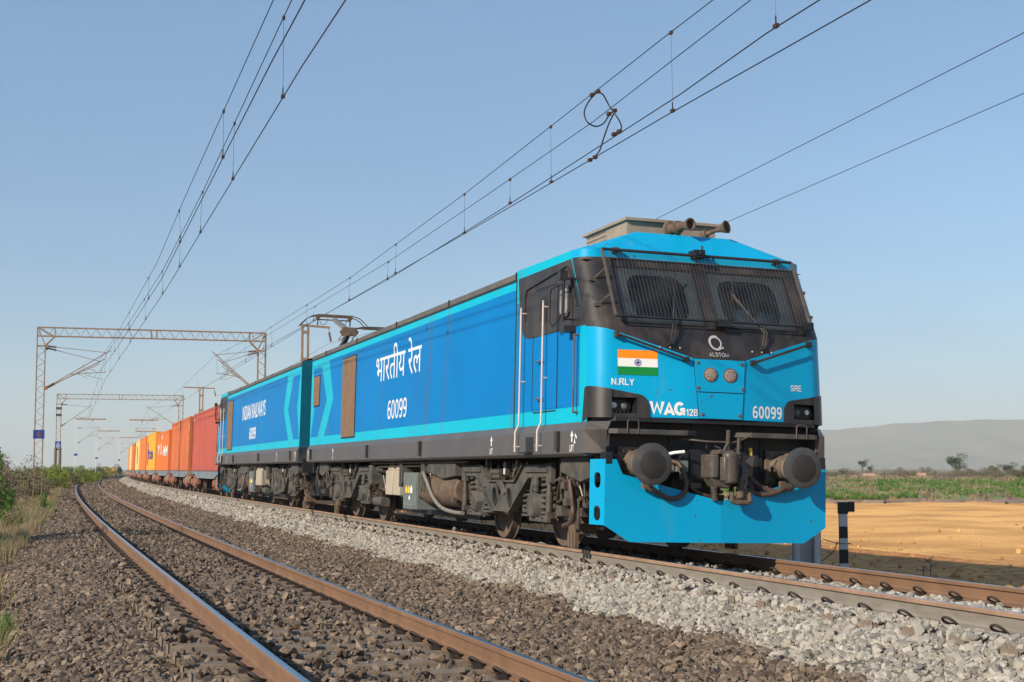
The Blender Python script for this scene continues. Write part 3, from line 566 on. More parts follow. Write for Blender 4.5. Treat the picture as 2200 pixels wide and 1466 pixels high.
def loco_body(root, side_text):
    m = MB()  # 0 cyan 1 blue 2 black 3 roof 4 sill 5 dark 6 navy 7 nose blue
    nx = len(XS)
    rows = [[(x, nose(x, z), z) for x in XS] for z in (1.66, 1.895, 2.15)]+[[(x, nose(x, vline(x)), vline(x)) for x in XS]]
    for z in (2.80, 3.16, 3.52, ZT): rows.append([(x, nose(x, z), z) for x in XS])
    rows.append([(x, upf(x, ZT)+.004, ZT+.10) for x in XS])
    for k in range(len(rows)-1):
        mi = 7 if k < 3 else 2 if k < 7 else 7
        m.add(rows[k]+rows[k+1], [(i, i+1, nx+i+1, nx+i) for i in range(nx-1) if not (k in (4, 5) and .09 < abs(XS[i]+XS[i+1])/2 < 1.17) and not (k == 0 and abs(XS[i]+XS[i+1])/2 > .95)], mi, True)
    # roof facets: windscreen header up to the flat roof
    top = rows[-1]; yf = 1.36
    crown = [(max(-.67, min(.67, x)), yf, 4.05) for x in XS]
    m.add(top+crown, [(i, i+1, nx+i+1, nx+i) for i in range(nx-1)], 7, False)
    # sides
    for sg in (-1, 1):
        X = 1.55*sg
        def q(pts, mi, off=0.0): m.add([(X+sg*off, a, b) for a, b in pts], [tuple(range(len(pts)))], mi)
        y0 = lowf(1.55, 1.66); yv = nose(1.55, 2.74); yt = nose(1.55, ZT); CY = 3.43
        # cab side: strips
        q([(y0, 1.66), (lowf(1.55, 2.15), 2.15), (yv, 2.74), (yt, ZT), (yt, ZT+.10), (CY, 3.76), (CY, 1.60), (y0, 1.60)], 0)
        q([(.93, 1.79), (.93, 2.765), (2.80, 2.765), (3.0, 2.80), (3.13, 2.9), (3.2, 3.05), (3.26, 3.3), (3.40, 3.3), (3.40, 1.79)], 1, .002)  # blue lower cab side
        q([(yv+.004, 2.765), (yt+.02, ZT-.005), (3.36, ZT-.005), (3.30, 3.3), (3.235, 3.05), (3.15, 2.88), (3.02, 2.79), (2.80, 2.765)], 2, .004)
        # engine-room side
        m.add([(X, CY, 1.60), (X, CY, 3.64), (X, L_END, 3.64), (X, L_END, 1.60)], [(0, 1, 2, 3)], 0)
        P = [(CY+.05, 1.79), (CY+.05, 3.50), (17.0, 3.50), (16.4, 2.60), (17.35, 1.79)]
        q(P, 1, .003)
        q([(18.2, 1.79), (17.18, 2.60), (17.92, 3.42), (18.96, 3.42), (18.62, 2.60), (19.05, 1.79)], 1, .003)
        # roof edge and slopes
        m.add([(X, CY, 3.642), (X, L_END, 3.642), (X, L_END, 3.73), (X, CY, 3.73), (X*.86, CY, 3.82), (X*.86, L_END, 3.82), (X*.5, CY, 3.88), (X*.5, L_END, 3.88)],
              [(0, 1, 2, 3), (3, 2, 5, 4), (4, 5, 7, 6)], 3)
        m.box(X-.012, X+.012, CY+.01, L_END, 3.615, 3.645, 5)
        m.add([(X, yt, ZT+.10), (X, CY, 3.76), (.67*sg, CY, 4.05), (.67*sg, yf, 4.05)], [(0, 1, 2, 3)], 0)
        # seams in the side sheets and roof hatches
        for yy in (CY+.005, 6.9, 10.5, 14.0, 17.4): m.box(X*.4 if False else X-.02, X+.006, yy, yy+.02, 3.64, 3.742, 5)
        m.box(X-.01, X+.005, CY-.012, CY+.012, 1.6, 3.64, 5)
    m.add([(-.67, yf, 4.05), (.67, yf, 4.05), (.67, 3.43, 4.05), (-.67, 3.43, 4.05)], [(0, 1, 2, 3)], 0)
    m.add([(-1.55, 3.43, 3.76), (-.67, 3.43, 4.05), (.67, 3.43, 4.05), (1.55, 3.43, 3.76), (1.55, 3.43, 3.6), (-1.55, 3.43, 3.6)], [tuple(range(6))], 3)
    m.add([(-.775, 3.43, 3.88), (.775, 3.43, 3.88), (.775, L_END, 3.88), (-.775, L_END, 3.88)], [(0, 1, 2, 3)], 3)
    # rear end wall and floor
    m.add([(-1.55, L_END, 1.2), (1.55, L_END, 1.2), (1.55, L_END, 3.73), (.775, L_END, 3.88), (-.775, L_END, 3.88), (-1.55, L_END, 3.73)], [tuple(range(6))], 8)
    m.add([(-1.55, .7, 1.3), (1.55, .7, 1.3), (1.55, L_END, 1.3), (-1.55, L_END, 1.3)], [(0, 1, 2, 3)], 5)
    body = m.build('body', [M['cyan'], M['blue'], M['black'], M['roof'], M['sill'], M['dark'], M['navy'], M['nose'], M['endwall']], root)
    # windscreen opening is a recessed glazing unit set on the black face
    return body

def build_loco(root, front_unit):
    # ---- body with cab; the cab is a real room behind the glass
    body = loco_body(root, None)
    s = MB()   # sill
    pr = [(1.55, 1.60), (1.615, 1.50), (1.615, 1.22), (1.57, 1.19), (1.2, 1.19), (1.2, 1.60)]
    for sg in (-1, 1): s.prism([(a*sg, b) for a, b in pr], 1, .62, L_END, 0)
    for sg in (-1, 1):   # chamfered front end of the sill
        s.add([(1.55*sg, .62, 1.60), (1.615*sg, .62, 1.50), (1.615*sg, .62, 1.22), (1.36*sg, .36, 1.60), (1.40*sg, .38, 1.50), (1.40*sg, .42, 1.22), (1.2*sg, .62, 1.19), (1.2*sg, .42, 1.19)],
              [(0, 1, 4, 3), (1, 2, 5, 4), (2, 6, 7, 5)], 1)
    sill = s.build('sill', [M['sill'], M['black']], root, .008)
    h = MB(); h.box(-1.42, 1.42, .60, .72, .94, 1.64); h.prism([(-1.5, .66), (-1.3, .37), (-.34, .27), (.34, .27), (1.3, .37), (1.5, .66)], 2, 1.60, 1.655)
    h.box(-.32, .32, .42, .60, .88, 1.3); h.box(-.42, -.34, .40, .60, .9, 1.28); h.box(.34, .42, .40, .60, .9, 1.28)
    for x in (-.5, .5, -.2, .72, -.72): h.box(x-.02, x+.02, .585, .60, 1.0, 1.6)
    h.build('headstock', M['navy'], root, .01)
    h = MB(); h.box(-1.45, 1.45, L_END-.1, L_END+.02, .95, 1.3); h.build('rear_buffer_beam', M['navy'], root); h = MB(); h.box(-1.0, 1.0, 17.7, L_END-.12, .38, 1.18); h.box(-.8, .8, 7.4, 12.4, .22, .5); h.build('dark_filler', M['dark'], root)  # dark boxes added to close off light showing under the body
    # ---- side lettering
    for sg in (-1, 1):
        t = MB(); X = sg*1.5535
        # on the side sg the text reads left to right; local y runs away from the cab
        def fn(u, v, X=X, sg=sg): return (X, -u*sg*-1 if False else (u if sg > 0 else -u), v)
        if sg < 0:
            g = lambda u, v: (X, 20-u, v)
            place_text(t, 'भारतीय रेल', 20-12.12, 20-8.62, 2.70, 3.36, g, bold=.0)
            t.build('name_lettering', M['white'], body); t = MB(); place_sans(t, '60099', 20-11.05, 20-9.58, 1.96, 2.31, g, (sg, 0, 0), .13)
        else:
            g = lambda u, v: (X, u, v)
            place_text(t, 'INDIAN RAILWAYS', 7.75, 12.95, 2.60, 3.06, g, bold=.01)
            t.build('name_lettering', M['white'], body); t = MB(); place_sans(t, '60099', 9.6, 11.05, 1.96, 2.32, g, (sg, 0, 0), .17)
        t.build('number_lettering', M['white'], body)
        XA = sg*1.6175
        for yy, big in ((4.25, 1), (.98, 1), (15.9, .7), (18.95, .7)):
            a = MB()
            gg = (lambda u, v: (XA, yy-u, v)) if sg < 0 else (lambda u, v: (XA, yy+u, v))
            w = .055
            a.add([gg(-.02, 1.36), gg(.02, 1.36), gg(.02, 1.43), gg(-.02, 1.43)], [(0, 1, 2, 3)]); a.add([gg(-w, 1.43), gg(w, 1.43), gg(0, 1.50)], [(0, 1, 2)])
            place_sans(a, 'LIFT', -.07*big, .07*big, 1.245, 1.325, gg, (sg, 0, 0), .17)
            if yy in (.98, 18.95):
                a.add([gg(.07, 1.34), gg(.125, 1.34), gg(.10, 1.42)], [(0, 1, 2)]); a.add([gg(.10, 1.43), gg(.17, 1.39), gg(.17, 1.42), gg(.11, 1.465)], [(0, 1, 2, 3)])
            a.build('lift_mark', M['white'], sill)
    # ---- side louvres, cab doors, handrails
    for sg in (-1, 1):
        X = 1.55*sg
        for (y0, y1, z0, z1) in ((14.0, 15.3, 1.72, 3.38), (18.03, 18.72, 2.53, 3.2)) if (sg < 0) == front_unit or True else ():
            if not front_unit: y0, y1 = (y0-10.15, y1-10.15) if y0 < 16 else (y0, y1)
            if not front_unit and z0 > 2: continue
            m = MB(); o = sg*.004
            def bx(ya, yb, za, zb, d0, d1, mi): m.box(min(X+sg*d0, X+sg*d1), max(X+sg*d0, X+sg*d1), ya, yb, za, zb, mi)
            bx(y0-.03, y1+.03, z0-.03, z1+.03, .0035, .016, 1); bx(y0, y1, z0, z1, .004, .022, 0)
            n = int((y1-y0)/.045)
            for i in range(n): ya = y0+(i+.5)*(y1-y0)/n; bx(ya-.008, ya+.008, z0+.02, z1-.02, .02, .034, 0)
            m.build('louvre', [M['louver'], M['dark']], root)
        d = MB()   # door: seams, frame and recessed windows
        def bx(ya, yb, za, zb, d0, d1, mi=0): d.box(min(X+sg*d0, X+sg*d1), max(X+sg*d0, X+sg*d1), ya, yb, za, zb, mi)
        for ya in (1.72, 2.68): bx(ya-.009, ya+.009, 1.80, 3.34, .004, .009, 1)
        bx(1.76, 2.64, 1.765, 1.78, .004, .009, 1); bx(1.80, 2.60, 3.38, 3.40, .004, .009, 1)
        bx(1.74, 2.66, 2.77, 3.37, .005, .012, 2); bx(1.74, 2.66, 1.81, 2.76, .004, .008, 3)
        door = d.build('door', [M['black'], M['dark'], M['black'], M['blue']], root)
        w = MB(); pts = []
        for i in range(20):
            t = 2*math.pi*i/20; pts.append((2.27+.14*max(-1, min(1, 1.25*math.cos(t))), 3.10+.20*max(-1, min(1, 1.3*math.sin(t)))))
        w.prism([(a, b) for a, b in pts], 0, X+sg*.010, X+sg*.018, 0)
        w.prism([(2.27+(a-2.27)*.78, 3.10+(b-3.10)*.84) for a, b in pts], 0, X+sg*.016, X+sg*.021, 1)
        w.build('door_window', [M['black'], M['dark']], door)
        hd = MB(); hd.box(min(X, X+sg*.05), max(X, X+sg*.05), 2.22, 2.30, 2.42, 2.45); hd.box(min(X, X+sg*.05), max(X, X+sg*.05), 2.22, 2.30, 1.92, 1.95)
        for zz in (2.43, 1.94): hd.cyl((X+sg*.05, 2.20, zz), (X+sg*.05, 2.42, zz), .014, n=8)
        hd.build('door_handle', M['steel'], door)
        w = MB()  # sliding side window with surround
        def rrect(cy, cz, hy, hz, k=1.25): return [(cy+hy*max(-1, min(1, k*math.cos(2*math.pi*i/20))), cz+hz*max(-1, min(1, k*math.sin(2*math.pi*i/20)))) for i in range(20)]
        w.prism(rrect(1.46, 3.12, .18, .20), 0, X+sg*.004, X+sg*.03, 0); w.prism(rrect(1.46, 3.12, .135, .155), 0, X+sg*.028, X+sg*.034, 1); w.build('side_window', [M['black'], M['cabgrey']], root)
        w = MB()   # recess lines of the black cab side
        w.tube([(X+sg*.012, 3.02, 3.02), (X+sg*.012, 3.02, 3.36), (X+sg*.012, 2.95, 3.44), (X+sg*.012, 1.42, 3.56), (X+sg*.012, 1.34, 3.52), (X+sg*.012, 1.05, 3.02)], .014, 6); w.build('gutter', M['dark'], body)
        r = MB()
        for yy, zz in ((3.0, 3.2), (2.10, 3.2)):
            q = X+sg*.075; r.tube([(q, yy, zz), (q, yy, 1.70), (q, yy, 1.63), (q+sg*.05, yy, 1.52), (q+sg*.05, yy, 1.26)], .014, 8)
            for zb in (3.12, 2.2): r.cyl((X, yy, zb), (q, yy, zb), .012, n=6)
            r.cyl((X+sg*.06, yy, 1.33), (q+sg*.07, yy, 1.33), .012, n=6)
        r.build('handrail', M['pipe'], root)
        r = MB(); q = X+sg*.06; r.tube([(X, .98, 2.66), (q, .98, 2.66), (q, .98, 1.72), (X, .98, 1.72)], .016, 8); r.build('grab_rail', M['brown'], root)
        if not (front_unit and sg > 0):
            mr_ = MB(); q = X+sg*.16   # folding mirror frame
            mr_.tube([(q, 1.12, 2.83), (q, 1.12, 3.38), (q, 1.16, 3.42)], .022, 8); mr_.box(min(q-.05, q+.05), q+.05, 1.10, 1.2, 3.34, 3.46)
            mr_.tube([(q, 1.12, 3.30), (q, 1.55, 3.28), (q, 1.60, 3.2), (q, 1.60, 2.86), (q, 1.5, 2.80), (q, 1.3, 2.85), (q, 1.12, 2.95)], .010, 6)
            mr_.cyl((X, 1.12, 2.86), (q, 1.12, 2.86), .015, n=6); mr_.cyl((X, 1.12, 3.36), (q, 1.12, 3.36), .015, n=6)
            mr_.box(min(X, q), max(X, q), 1.07, 1.22, 2.70, 2.78); mr_.build('mirror_bracket', M['black'], root)
        for yy in ((8.25, 12.4, 18.55, 1.45) if front_unit else (3.0, 6.3, 12.4, 18.3)):
            o0, o1 = sorted((1.61*sg, 1.66*sg)); k = MB(); k.box(o0, o1, yy-.05, yy+.05, 1.26, 1.50)
            k.build('sill_bracket', M['black'], sill)
        st = MB(); o0, o1 = sorted((1.6165*sg, 1.62*sg)); st.box(o0, o1, 2.42, 2.72, 1.24, 1.45); o0, o1 = sorted((1.62*sg, 1.70*sg)); st.box(o0, o1, 2.44, 2.76, 1.235, 1.255); st.build('step', M['dark'], sill)
    # ---- windscreen: two panes let into the sloping black face, wipers, mesh guard
    cabin(root, front_unit)
    nose_parts(root, body, front_unit)
    underframe(root, front_unit)
    roof_parts(root, front_unit)

def slope(x, z, d=0.0): # point on the sloping face, d metres proud
    return Vector((x, upf(x, z)-d*.868, z+d*.495))
def cabin(root, front_unit):
    g = MB()
    for a, b in ((-1.17, -.09), (.09, 1.17)):
        g.add([slope(a, 2.80, .004), slope(b, 2.80, .004), slope(b, 3.52, .004), slope(a, 3.52, .004)], [(0, 1, 2, 3)], 0)
    g.build('windscreen', M['glass'], root)
    fr = MB()
    for a, b in ((-1.17, -.09), (.09, 1.17)):
        for p, q in (((a, 2.80), (b, 2.80)), ((b, 2.80), (b, 3.52)), ((b, 3.52), (a, 3.52)), ((a, 3.52), (a, 2.80))):
            fr.beam(slope(*p, .006), slope(*q, .006), .03, .016, 0, up=(0, -.868, .495))
    # dotted grey border printed round each pane, leaving a rounded clear window
    for (a, b), (ia, ib) in (((-1.17, -.09), (-.98, -.27)), ((.09, 1.17), (.23, .98))):
        n = 32; cx, cz, hx, hz = (ia+ib)/2, 3.14, (ib-ia)/2+.02, .285; H = []; Q = []
        for i in range(n):
            t = 2*math.pi*i/n; c_, s_ = math.cos(t), math.sin(t); k = (abs(c_)**5+abs(s_)**5)**(-.2); H.append((cx+hx*c_*k, cz+hz*s_*k)); k2 = 1/max(abs(c_), abs(s_)); Q.append(((a+b)/2+(b-a)/2*c_*k2, 3.16+.355*s_*k2))
        fr2 = MB(); fr2.add([slope(*q, .0055) for q in H]+[slope(*q, .0055) for q in Q], [(i, (i+1) % n, n+(i+1) % n, n+i) for i in range(n)]); fr2.build('pane_border', M['frit'], root)
    fr.build('windscreen_seal', M['dark'], root)
    c = MB()   # the cab as a room: floor, desk, back wall with a door, ceiling
    y1 = 2.25
    c.add([(-1.5, y1, 2.0), (1.5, y1, 2.0), (1.5, y1, 3.6), (-1.5, y1, 3.6)], [(0, 1, 2, 3)], 0)
    c.add([(-1.5, .75, 2.0), (-1.5, y1, 2.0), (-1.5, y1, 3.6), (-1.5, 1.35, 3.6)], [(0, 1, 2, 3)], 1); c.add([(1.5, .75, 2.0), (1.5, y1, 2.0), (1.5, y1, 3.6), (1.5, 1.35, 3.6)], [(0, 1, 2, 3)], 1)
    c.add([(-1.5, 1.0, 3.6), (1.5, 1.0, 3.6), (1.5, y1, 3.6), (-1.5, y1, 3.6)], [(0, 1, 2, 3)], 1); c.add([(-1.5, .5, 2.0), (1.5, .5, 2.0), (1.5, y1, 2.0), (-1.5, y1, 2.0)], [(0, 1, 2, 3)], 1)
    c.box(-1.3, 1.3, .62, 1.05, 2.45, 2.72, 1); c.beam((-.26, .75, 2.8), (-.26, 1.18, 3.5), .05, .02, 2); c.beam((1.13, .75, 2.8), (1.13, 1.18, 3.5), .05, .02, 2); c.box(-.55, -.30, .86, .95, 2.72, 2.90, 2); c.box(-.35, .05, .9, 1.05, 2.72, 2.80, 1); c.box(-.35, .35, y1-.03, y1-.005, 2.05, 3.45, 1)
    c.build('cab_room', [M['cabwall'], M['cabgrey'], M['beige']], root)
    for sx in (-.75, .84):
        c = MB(); c.box(sx-.22, sx+.22, 1.38, 1.50, 2.35, 3.0, 0); c.box(sx-.10, sx+.10, 1.30, 1.42, 2.9, 3.15, 1); c.box(sx-.25, sx+.25, 1.05, 1.45, 2.28, 2.40, 0); c.box(sx-.06, sx+.06, 1.3, 1.45, 2.0, 2.28, 0)
        c.build('driver_seat', [M['cabwall'], M['shirt']], root, .03)
def nose_parts(root, body, fu):
    on = lambda x, z, d: (x, nose(x, z)-d, z)
    # centre access panel, two plates with a black joint
    def plate(z0, z1, w0, w1, d0, d1, mi, m):
        m.add([(-w0, lowf(0, z0)-d1, z0), (w0, lowf(0, z0)-d1, z0), (w1, lowf(0, z1)-d1, z1), (-w1, lowf(0, z1)-d1, z1), (-w0, lowf(0, z0)-d0, z0), (w0, lowf(0, z0)-d0, z0), (w1, lowf(0, z1)-d0, z1), (-w1, lowf(0, z1)-d0, z1)],
              [(0, 1, 2, 3), (0, 4, 5, 1), (1, 5, 6, 2), (2, 6, 7, 3), (3, 7, 4, 0)], mi)
    m = MB(); plate(1.655, 2.385, .285, .345, .0, .003, 0, m); m.build('panel_joint', M['dark'], body)
    up = MB(); plate(1.985, 2.375, .305, .335, .0, .016, 0, up); pu = up.build('access_panel', M['nose'], root)
    lo = MB(); plate(1.665, 1.973, .275, .302, .0, .016, 0, lo); pl = lo.build('access_panel', M['nose'], root)
    for par, zs, w in ((pu, (2.03, 2.33), .29), (pl, (1.71, ), .245)):
        for z in zs:
            for sx in (-1, 1):
                b = MB(); y = lowf(0, z)-.016; b.rings((sx*w, y, z), (0, -1, 0), [(0, .022), (.005, .022), (.006, .016), (.012, .014)], 12); b.build('bolt', M['brown'], par)
    for sx in (-1, 1):
        l = MB(); y = lowf(0, 2.19)-.016; l.rings((sx*.13-.0, y, 2.19), (0, -1, 0), [(0, .088), (.012, .088), (.014, .078)], 28, 1)
        l.rings((sx*.13, y-.008, 2.19), (0, -1, 0), [(0, .078), (.010, .072), (.016, .04), (.018, .002)], 24, 0)
        for i in range(19):
            t = i*2.4; r = .062*math.sqrt(i/19); l.rings((sx*.13+r*math.cos(t), y-.020, 2.19+r*math.sin(t)), (0, -1, 0), [(0, .010), (.006, .006)], 6, 1)
        l.build('marker_lamp', [M['lens'], M['brown']], pu)
    # lettering on the nose
    f = lambda u, v: on(u, v, .0035)
    t = MB(); place_sans(t, 'WAG', -.88, -.455, 1.69, 1.852, f, (0, -1, 0), .235, gap=-.05); place_sans(t, '12B', -.445, -.30, 1.69, 1.77, f, (0, -1, 0), .15); t.build('class_lettering', M['white'], body)
    t = MB(); place_sans(t, '60099', .435, .865, 1.69, 1.84, f, (0, -1, 0), .165, gap=.12); t.build('nose_number', M['white'], body)
    t = MB(); place_sans(t, 'N.RLY', -1.335, -1.06, 2.033, 2.112, f, (0, -1, 0), .16, gap=.09); t.build('zone_lettering', M['white'], body)
    t = MB(); place_sans(t, 'SRE', 1.01, 1.17, 2.045, 2.118, f, (0, -1, 0), .14); t.build('shed_lettering', M['white'], body)
    t = MB(); f = lambda u, v: slope(u, v, .004); place_sans(t, 'ALSTOM', -.125, .135, 2.413, 2.466, f, (0, -1, 0), .15)
    def ring(r0, r1, a0, a1, cx, cz, n=30, e=.0):
        vs = []; 
        for i in range(n+1):
            a = a0+(a1-a0)*i/n; w = math.sin(math.pi*i/n)**.5*(r1-r0)*(1-e)+(r1-r0)*e
            for r in (r1, r1-w-.002): vs.append(slope(cx+r*math.cos(a), cz+r*math.sin(a)*1.05, .004))
        t.add(vs, [(2*i, 2*i+1, 2*i+3, 2*i+2) for i in range(n)])
    ring(.064, .092, math.radians(60), math.radians(330), 0, 2.588); ring(.054, .072, math.radians(-90), math.radians(150), .008, 2.594)
    t.add([slope(.080+.013*math.cos(a), 2.530+.013*math.sin(a), .004) for a in np.linspace(0, 5.8, 10)], [tuple(range(10))])
    t.build('maker_emblem', M['logo'], body)
    # national flag
    fl = MB(); x0, x1, z0, z1 = -1.255, -.775, 2.155, 2.455
    for k, mi in ((0, 2), (1, 1), (2, 0)):
        za = z0+(z1-z0)*k/3; zb = z0+(z1-z0)*(k+1)/3; xs = np.linspace(x0, x1, 9)
        fl.add([on(x, za, .004) for x in xs]+[on(x, zb, .004) for x in xs], [(i, i+1, 9+i+1, 9+i) for i in range(8)], mi)
    cx, cz, n = (x0+x1)/2, (z0+z1)/2, 28; vs = []
    for i in range(n):
        a = 2*math.pi*i/n; vs += [on(cx+.042*math.cos(a), cz+.042*math.sin(a), .0065), on(cx+.036*math.cos(a), cz+.036*math.sin(a), .0065)]
    fl.add(vs, [(2*i, 2*i+1, (2*i+3) % (2*n), (2*i+2) % (2*n)) for i in range(n)], 3)
    for i in range(24):
        a = 2*math.pi*i/24; c, s_ = math.cos(a), math.sin(a); w = .0011
        fl.add([on(cx-s_*w, cz+c*w, .0065), on(cx+s_*w, cz-c*w, .0065), on(cx+.036*c+s_*w, cz+.036*s_-c*w, .0065), on(cx+.036*c-s_*w, cz+.036*s_+c*w, .0065)], [(0, 1, 2, 3)], 3)
    fl.build('flag_panel', [M['orange'], M['white'], M['green'], M['navyink']], body)
    # headlight housings at the two lower corners
    for sg in (-1, 1):
        xs = [.89, .90, .92, .95, .99, 1.04, 1.41]+arcs(7); ztop = lambda a: 1.72 if a < .895 else 1.82 if a < .91 else 1.87 if a < .93 else 1.905 if a < .96 else 1.92+(a-.96)*.17
        zr = lambda a: [1.645, 1.70, min(1.885, ztop(a)-.005), ztop(a)]
        h = MB(); d = .022; n = 4; vs = []
        for a in xs:
            for z in zr(a): vs.append((sg*a*(1.006 if a > 1.3 else 1), lowf(a, z)-d*(1 if a < 1.4 else .7), z))
        fs = []
        for i in range(len(xs)-1):
            for k in range(3):
                if 5 <= i <= 5 and k == 1: continue
                fs.append((i*n+k, (i+1)*n+k, (i+1)*n+k+1, i*n+k+1))
        h.add(vs, fs, 0, True)
        # rims back to the body
        for k in (0, 3):
            v = [vs[i*n+k] for i in range(len(xs))]; h.add(v+[(p[0], p[1]+.05, p[2]) for p in v], [(i, i+1, len(xs)+i+1, len(xs)+i) for i in range(len(xs)-1)], 0)
        v = [vs[k] for k in range(4)]; h.add(v+[(p[0], p[1]+.05, p[2]) for p in v], [(i, i+1, 4+i+1, 4+i) for i in range(3)], 0)
        # side return of the housing
        y1 = .80; X = sg*1.5593; h.add([(X, lowf(1.55, 1.7)-.02, 1.645), (X, y1, 1.60), (X, y1-.06, 2.0), (X, lowf(1.55, 1.9)-.01, ztop(1.55))], [(0, 1, 2, 3)], 0)
        # recess box
        a0, a1, z0, z1 = 1.04, 1.41, 1.70, 1.885; f0, f1 = lowf(a0, 1.8)-d, lowf(a1, 1.8)-d; yb = .56
        c = [(sg*a0, f0, z0), (sg*a1, f1, z0), (sg*a1, f1, z1), (sg*a0, f0, z1)]; e = [(sg*(a0+.01), yb, z0+.01), (sg*(a1-.02), yb, z0+.01), (sg*(a1-.02), yb, z1-.01), (sg*(a0+.01), yb, z1-.01)]
        h.add(c+e, [(0, 1, 5, 4), (1, 2, 6, 5), (2, 3, 7, 6), (3, 0, 4, 7), (4, 5, 6, 7)], 1)
        hh = h.build('headlight_housing', [M['black'], M['navy']], root)
        l = MB(); pts = [(sg*1.215+.145*max(-1, min(1, 1.12*math.cos(t))), 1.79+.066*math.sin(t)) for t in np.linspace(0, 2*math.pi, 25)[:-1]]
        l.prism(pts, 1, .47, .56, 1)
        l.rings((sg*1.285, .470, 1.795), (0, -1, 0), [(0, .036), (.004, .036), (.008, .026)], 16, 0); l.rings((sg*1.285, .462, 1.795), (0, -1, 0), [(0, .026), (.006, .018), (.008, .002)], 12, 3)  # white centre painted as the glint of the lamp lens
        l.rings((sg*1.15, .470, 1.79), (0, -1, 0), [(0, .040), (.006, .034), (.010, .018)], 16, 2)
        for q in range(5): l.rings((sg*(1.10+.05*q), .475, 1.722), (0, -1, 0), [(0, .007), (.006, .004)], 6, 0)
        l.build('headlight', [M['steel'], M['navy'], M['tank'], M['white']], hh)
    # sloping handrails under the windscreen
    for sg in (-1, 1):
        r = MB(); P = [(sg*1.28, nose(1.28, 2.64), 2.655), (sg*1.27, nose(1.27, 2.64)-.085, 2.63), (sg*.46, lowf(.46, 2.37)-.075, 2.365), (sg*.44, lowf(.46, 2.37), 2.36)]
        r.tube(P, .017, 8); r.box(P[0][0]-.02, P[0][0]+.02, P[1][1], P[0][1]+.02, 2.60, 2.67); r.box(P[3][0]-.025, P[3][0]+.025, P[2][1], P[3][1], 2.33, 2.39)
        r.build('nose_handrail', M['black'], root)
    # wire guard in front of the windscreen
    gd = MB(); D = .13; zb, zt = 2.79, 3.66
    P = lambda x, z, d=D: slope(max(-1.27, min(1.27, x)), z, d)+Vector((x-max(-1.27, min(1.27, x)), 0, 0))
    up = (0, -.868, .495)
    gd.beam(P(-1.30, zb), P(1.30, zb), .022, .022, 1, up); gd.beam(P(-1.30, zt), P(1.30, zt), .03, .022, 1, up)
    for x in (-1.30, 1.30): gd.beam(P(x, zb), P(x, zt), .024, .03, 0, up)
    for i in range(54):
        x = -1.27+2.54*i/53
        gd.cyl(P(x, zb), P(x, zt), .0016, n=5, caps=False)
    for z in (3.55, ): gd.cyl(P(-1.3, z), P(1.3, z), .005, n=5)
    g = gd.build('windscreen_guard', [M['mesh'], M['dark']], root)
    br = MB()
    for sg in (-1, 1):
        for z in (3.38, 3.05):
            br.tube([slope(sg*1.27, z-.05, .0)+Vector((sg*.15, .04, 0)), slope(sg*1.27, z-.03, .04)+Vector((sg*.12, .03, 0)), P(sg*1.30, z+.02)], .014, 6); q = slope(sg*1.27, z-.05, .01)+Vector((sg*.15, .04, 0)); br.box(q.x-.045, q.x+.045, q.y-.02, q.y+.05, q.z-.02, q.z+.02)
        br.box(sg*1.1-.04, sg*1.1+.04, upf(0, zt)-.10, upf(0, zt)+.02, zt+.04, zt+.10)
    br.build('guard_bracket', M['coupler'], g)
    cm = MB(); q = P(0, zt); cm.box(-.07, .07, q.y-.05, q.y+.16, q.z-.03, q.z+.07); cm.cyl((0, q.y-.05, q.z+.03), (0, q.y-.10, q.z), .025, n=10); cm.cyl((.05, q.y, q.z+.07), (.05, q.y, q.z+.13), .012, n=6); cm.build('camera', M['navy'], g)
    q = P(.12, zb); cm = MB(); cm.box(.03, .20, q.y-.02, q.y+.10, q.z-.06, q.z+.025); cm.build('guard_latch', M['navy'], g)
    q = P(1.24, zb); cm = MB(); cm.box(1.20, 1.33, q.y-.02, q.y+.08, q.z-.04, q.z+.05); cm.build('guard_latch', M['navy'], g)
    # wipers
    for x in (-.62, .60):
        w = MB(); a = slope(x, 2.53, .03); b = slope(x+.05, 2.70, .09); c = slope(x+.22*(-1 if x > 0 else 1), 3.22, .05)
        w.cyl(slope(x, 2.53, -.01), slope(x, 2.53, .06), .03, n=10); w.tube([a, b, c], .011, 6); w.tube([a+Vector((.03, 0, 0)), b+Vector((.04, 0, 0)), c+Vector((.02, 0, -.05))], .007, 6)
        w.beam(c+Vector((.0, 0, .22)), c-Vector((0, -.0, .30))+Vector((0, -.13, 0))*0, .02, .012, 0); w.build('wiper', M['black'], root)
        for dx in (-.13, 0, .13):
            b_ = MB(); p = slope(x+dx, 2.50, 0); b_.rings(p, (0, -.868, .495), [(0, .012), (.008, .010), (.011, .003)], 8); b_.build('rivet', M['logo'], body)
    # foot boards above the buffers with hoops
    for sg in (-1, 1):
        b = MB(); b.prism([(sg*1.38, .62), (sg*1.38, .38), (sg*1.30, .30), (sg*.42, .27), (sg*.26, .36), (sg*.26, .62)], 2, 1.455, 1.515); b.box(min(sg*1.36, sg*1.40), max(sg*1.36, sg*1.40), .40, .62, 1.30, 1.455) ; fb = b.build('foot_board', M['bogie'], root, .006)
        r = MB(); x = sg*1.11; r.tube([(x-.07, .29, 1.46), (x-.07, .29, 1.60), (x-.05, .29, 1.625), (x+.05, .29, 1.625), (x+.07, .29, 1.60), (x+.07, .29, 1.46)], .009, 8); r.build('hoop', M['coupler'], fb)
        # buffer
        x = sg*.978; b = MB(); b.rings((x, .0, 1.105), (0, 1, 0), [(-.012, .08), (-.006, .15), (.004, .225), (.014, .245), (.045, .245), (.05, .20), (.07, .12), (.30, .115)], 48, 0)
        bf = b.build('buffer', [M['gaiter']], root)
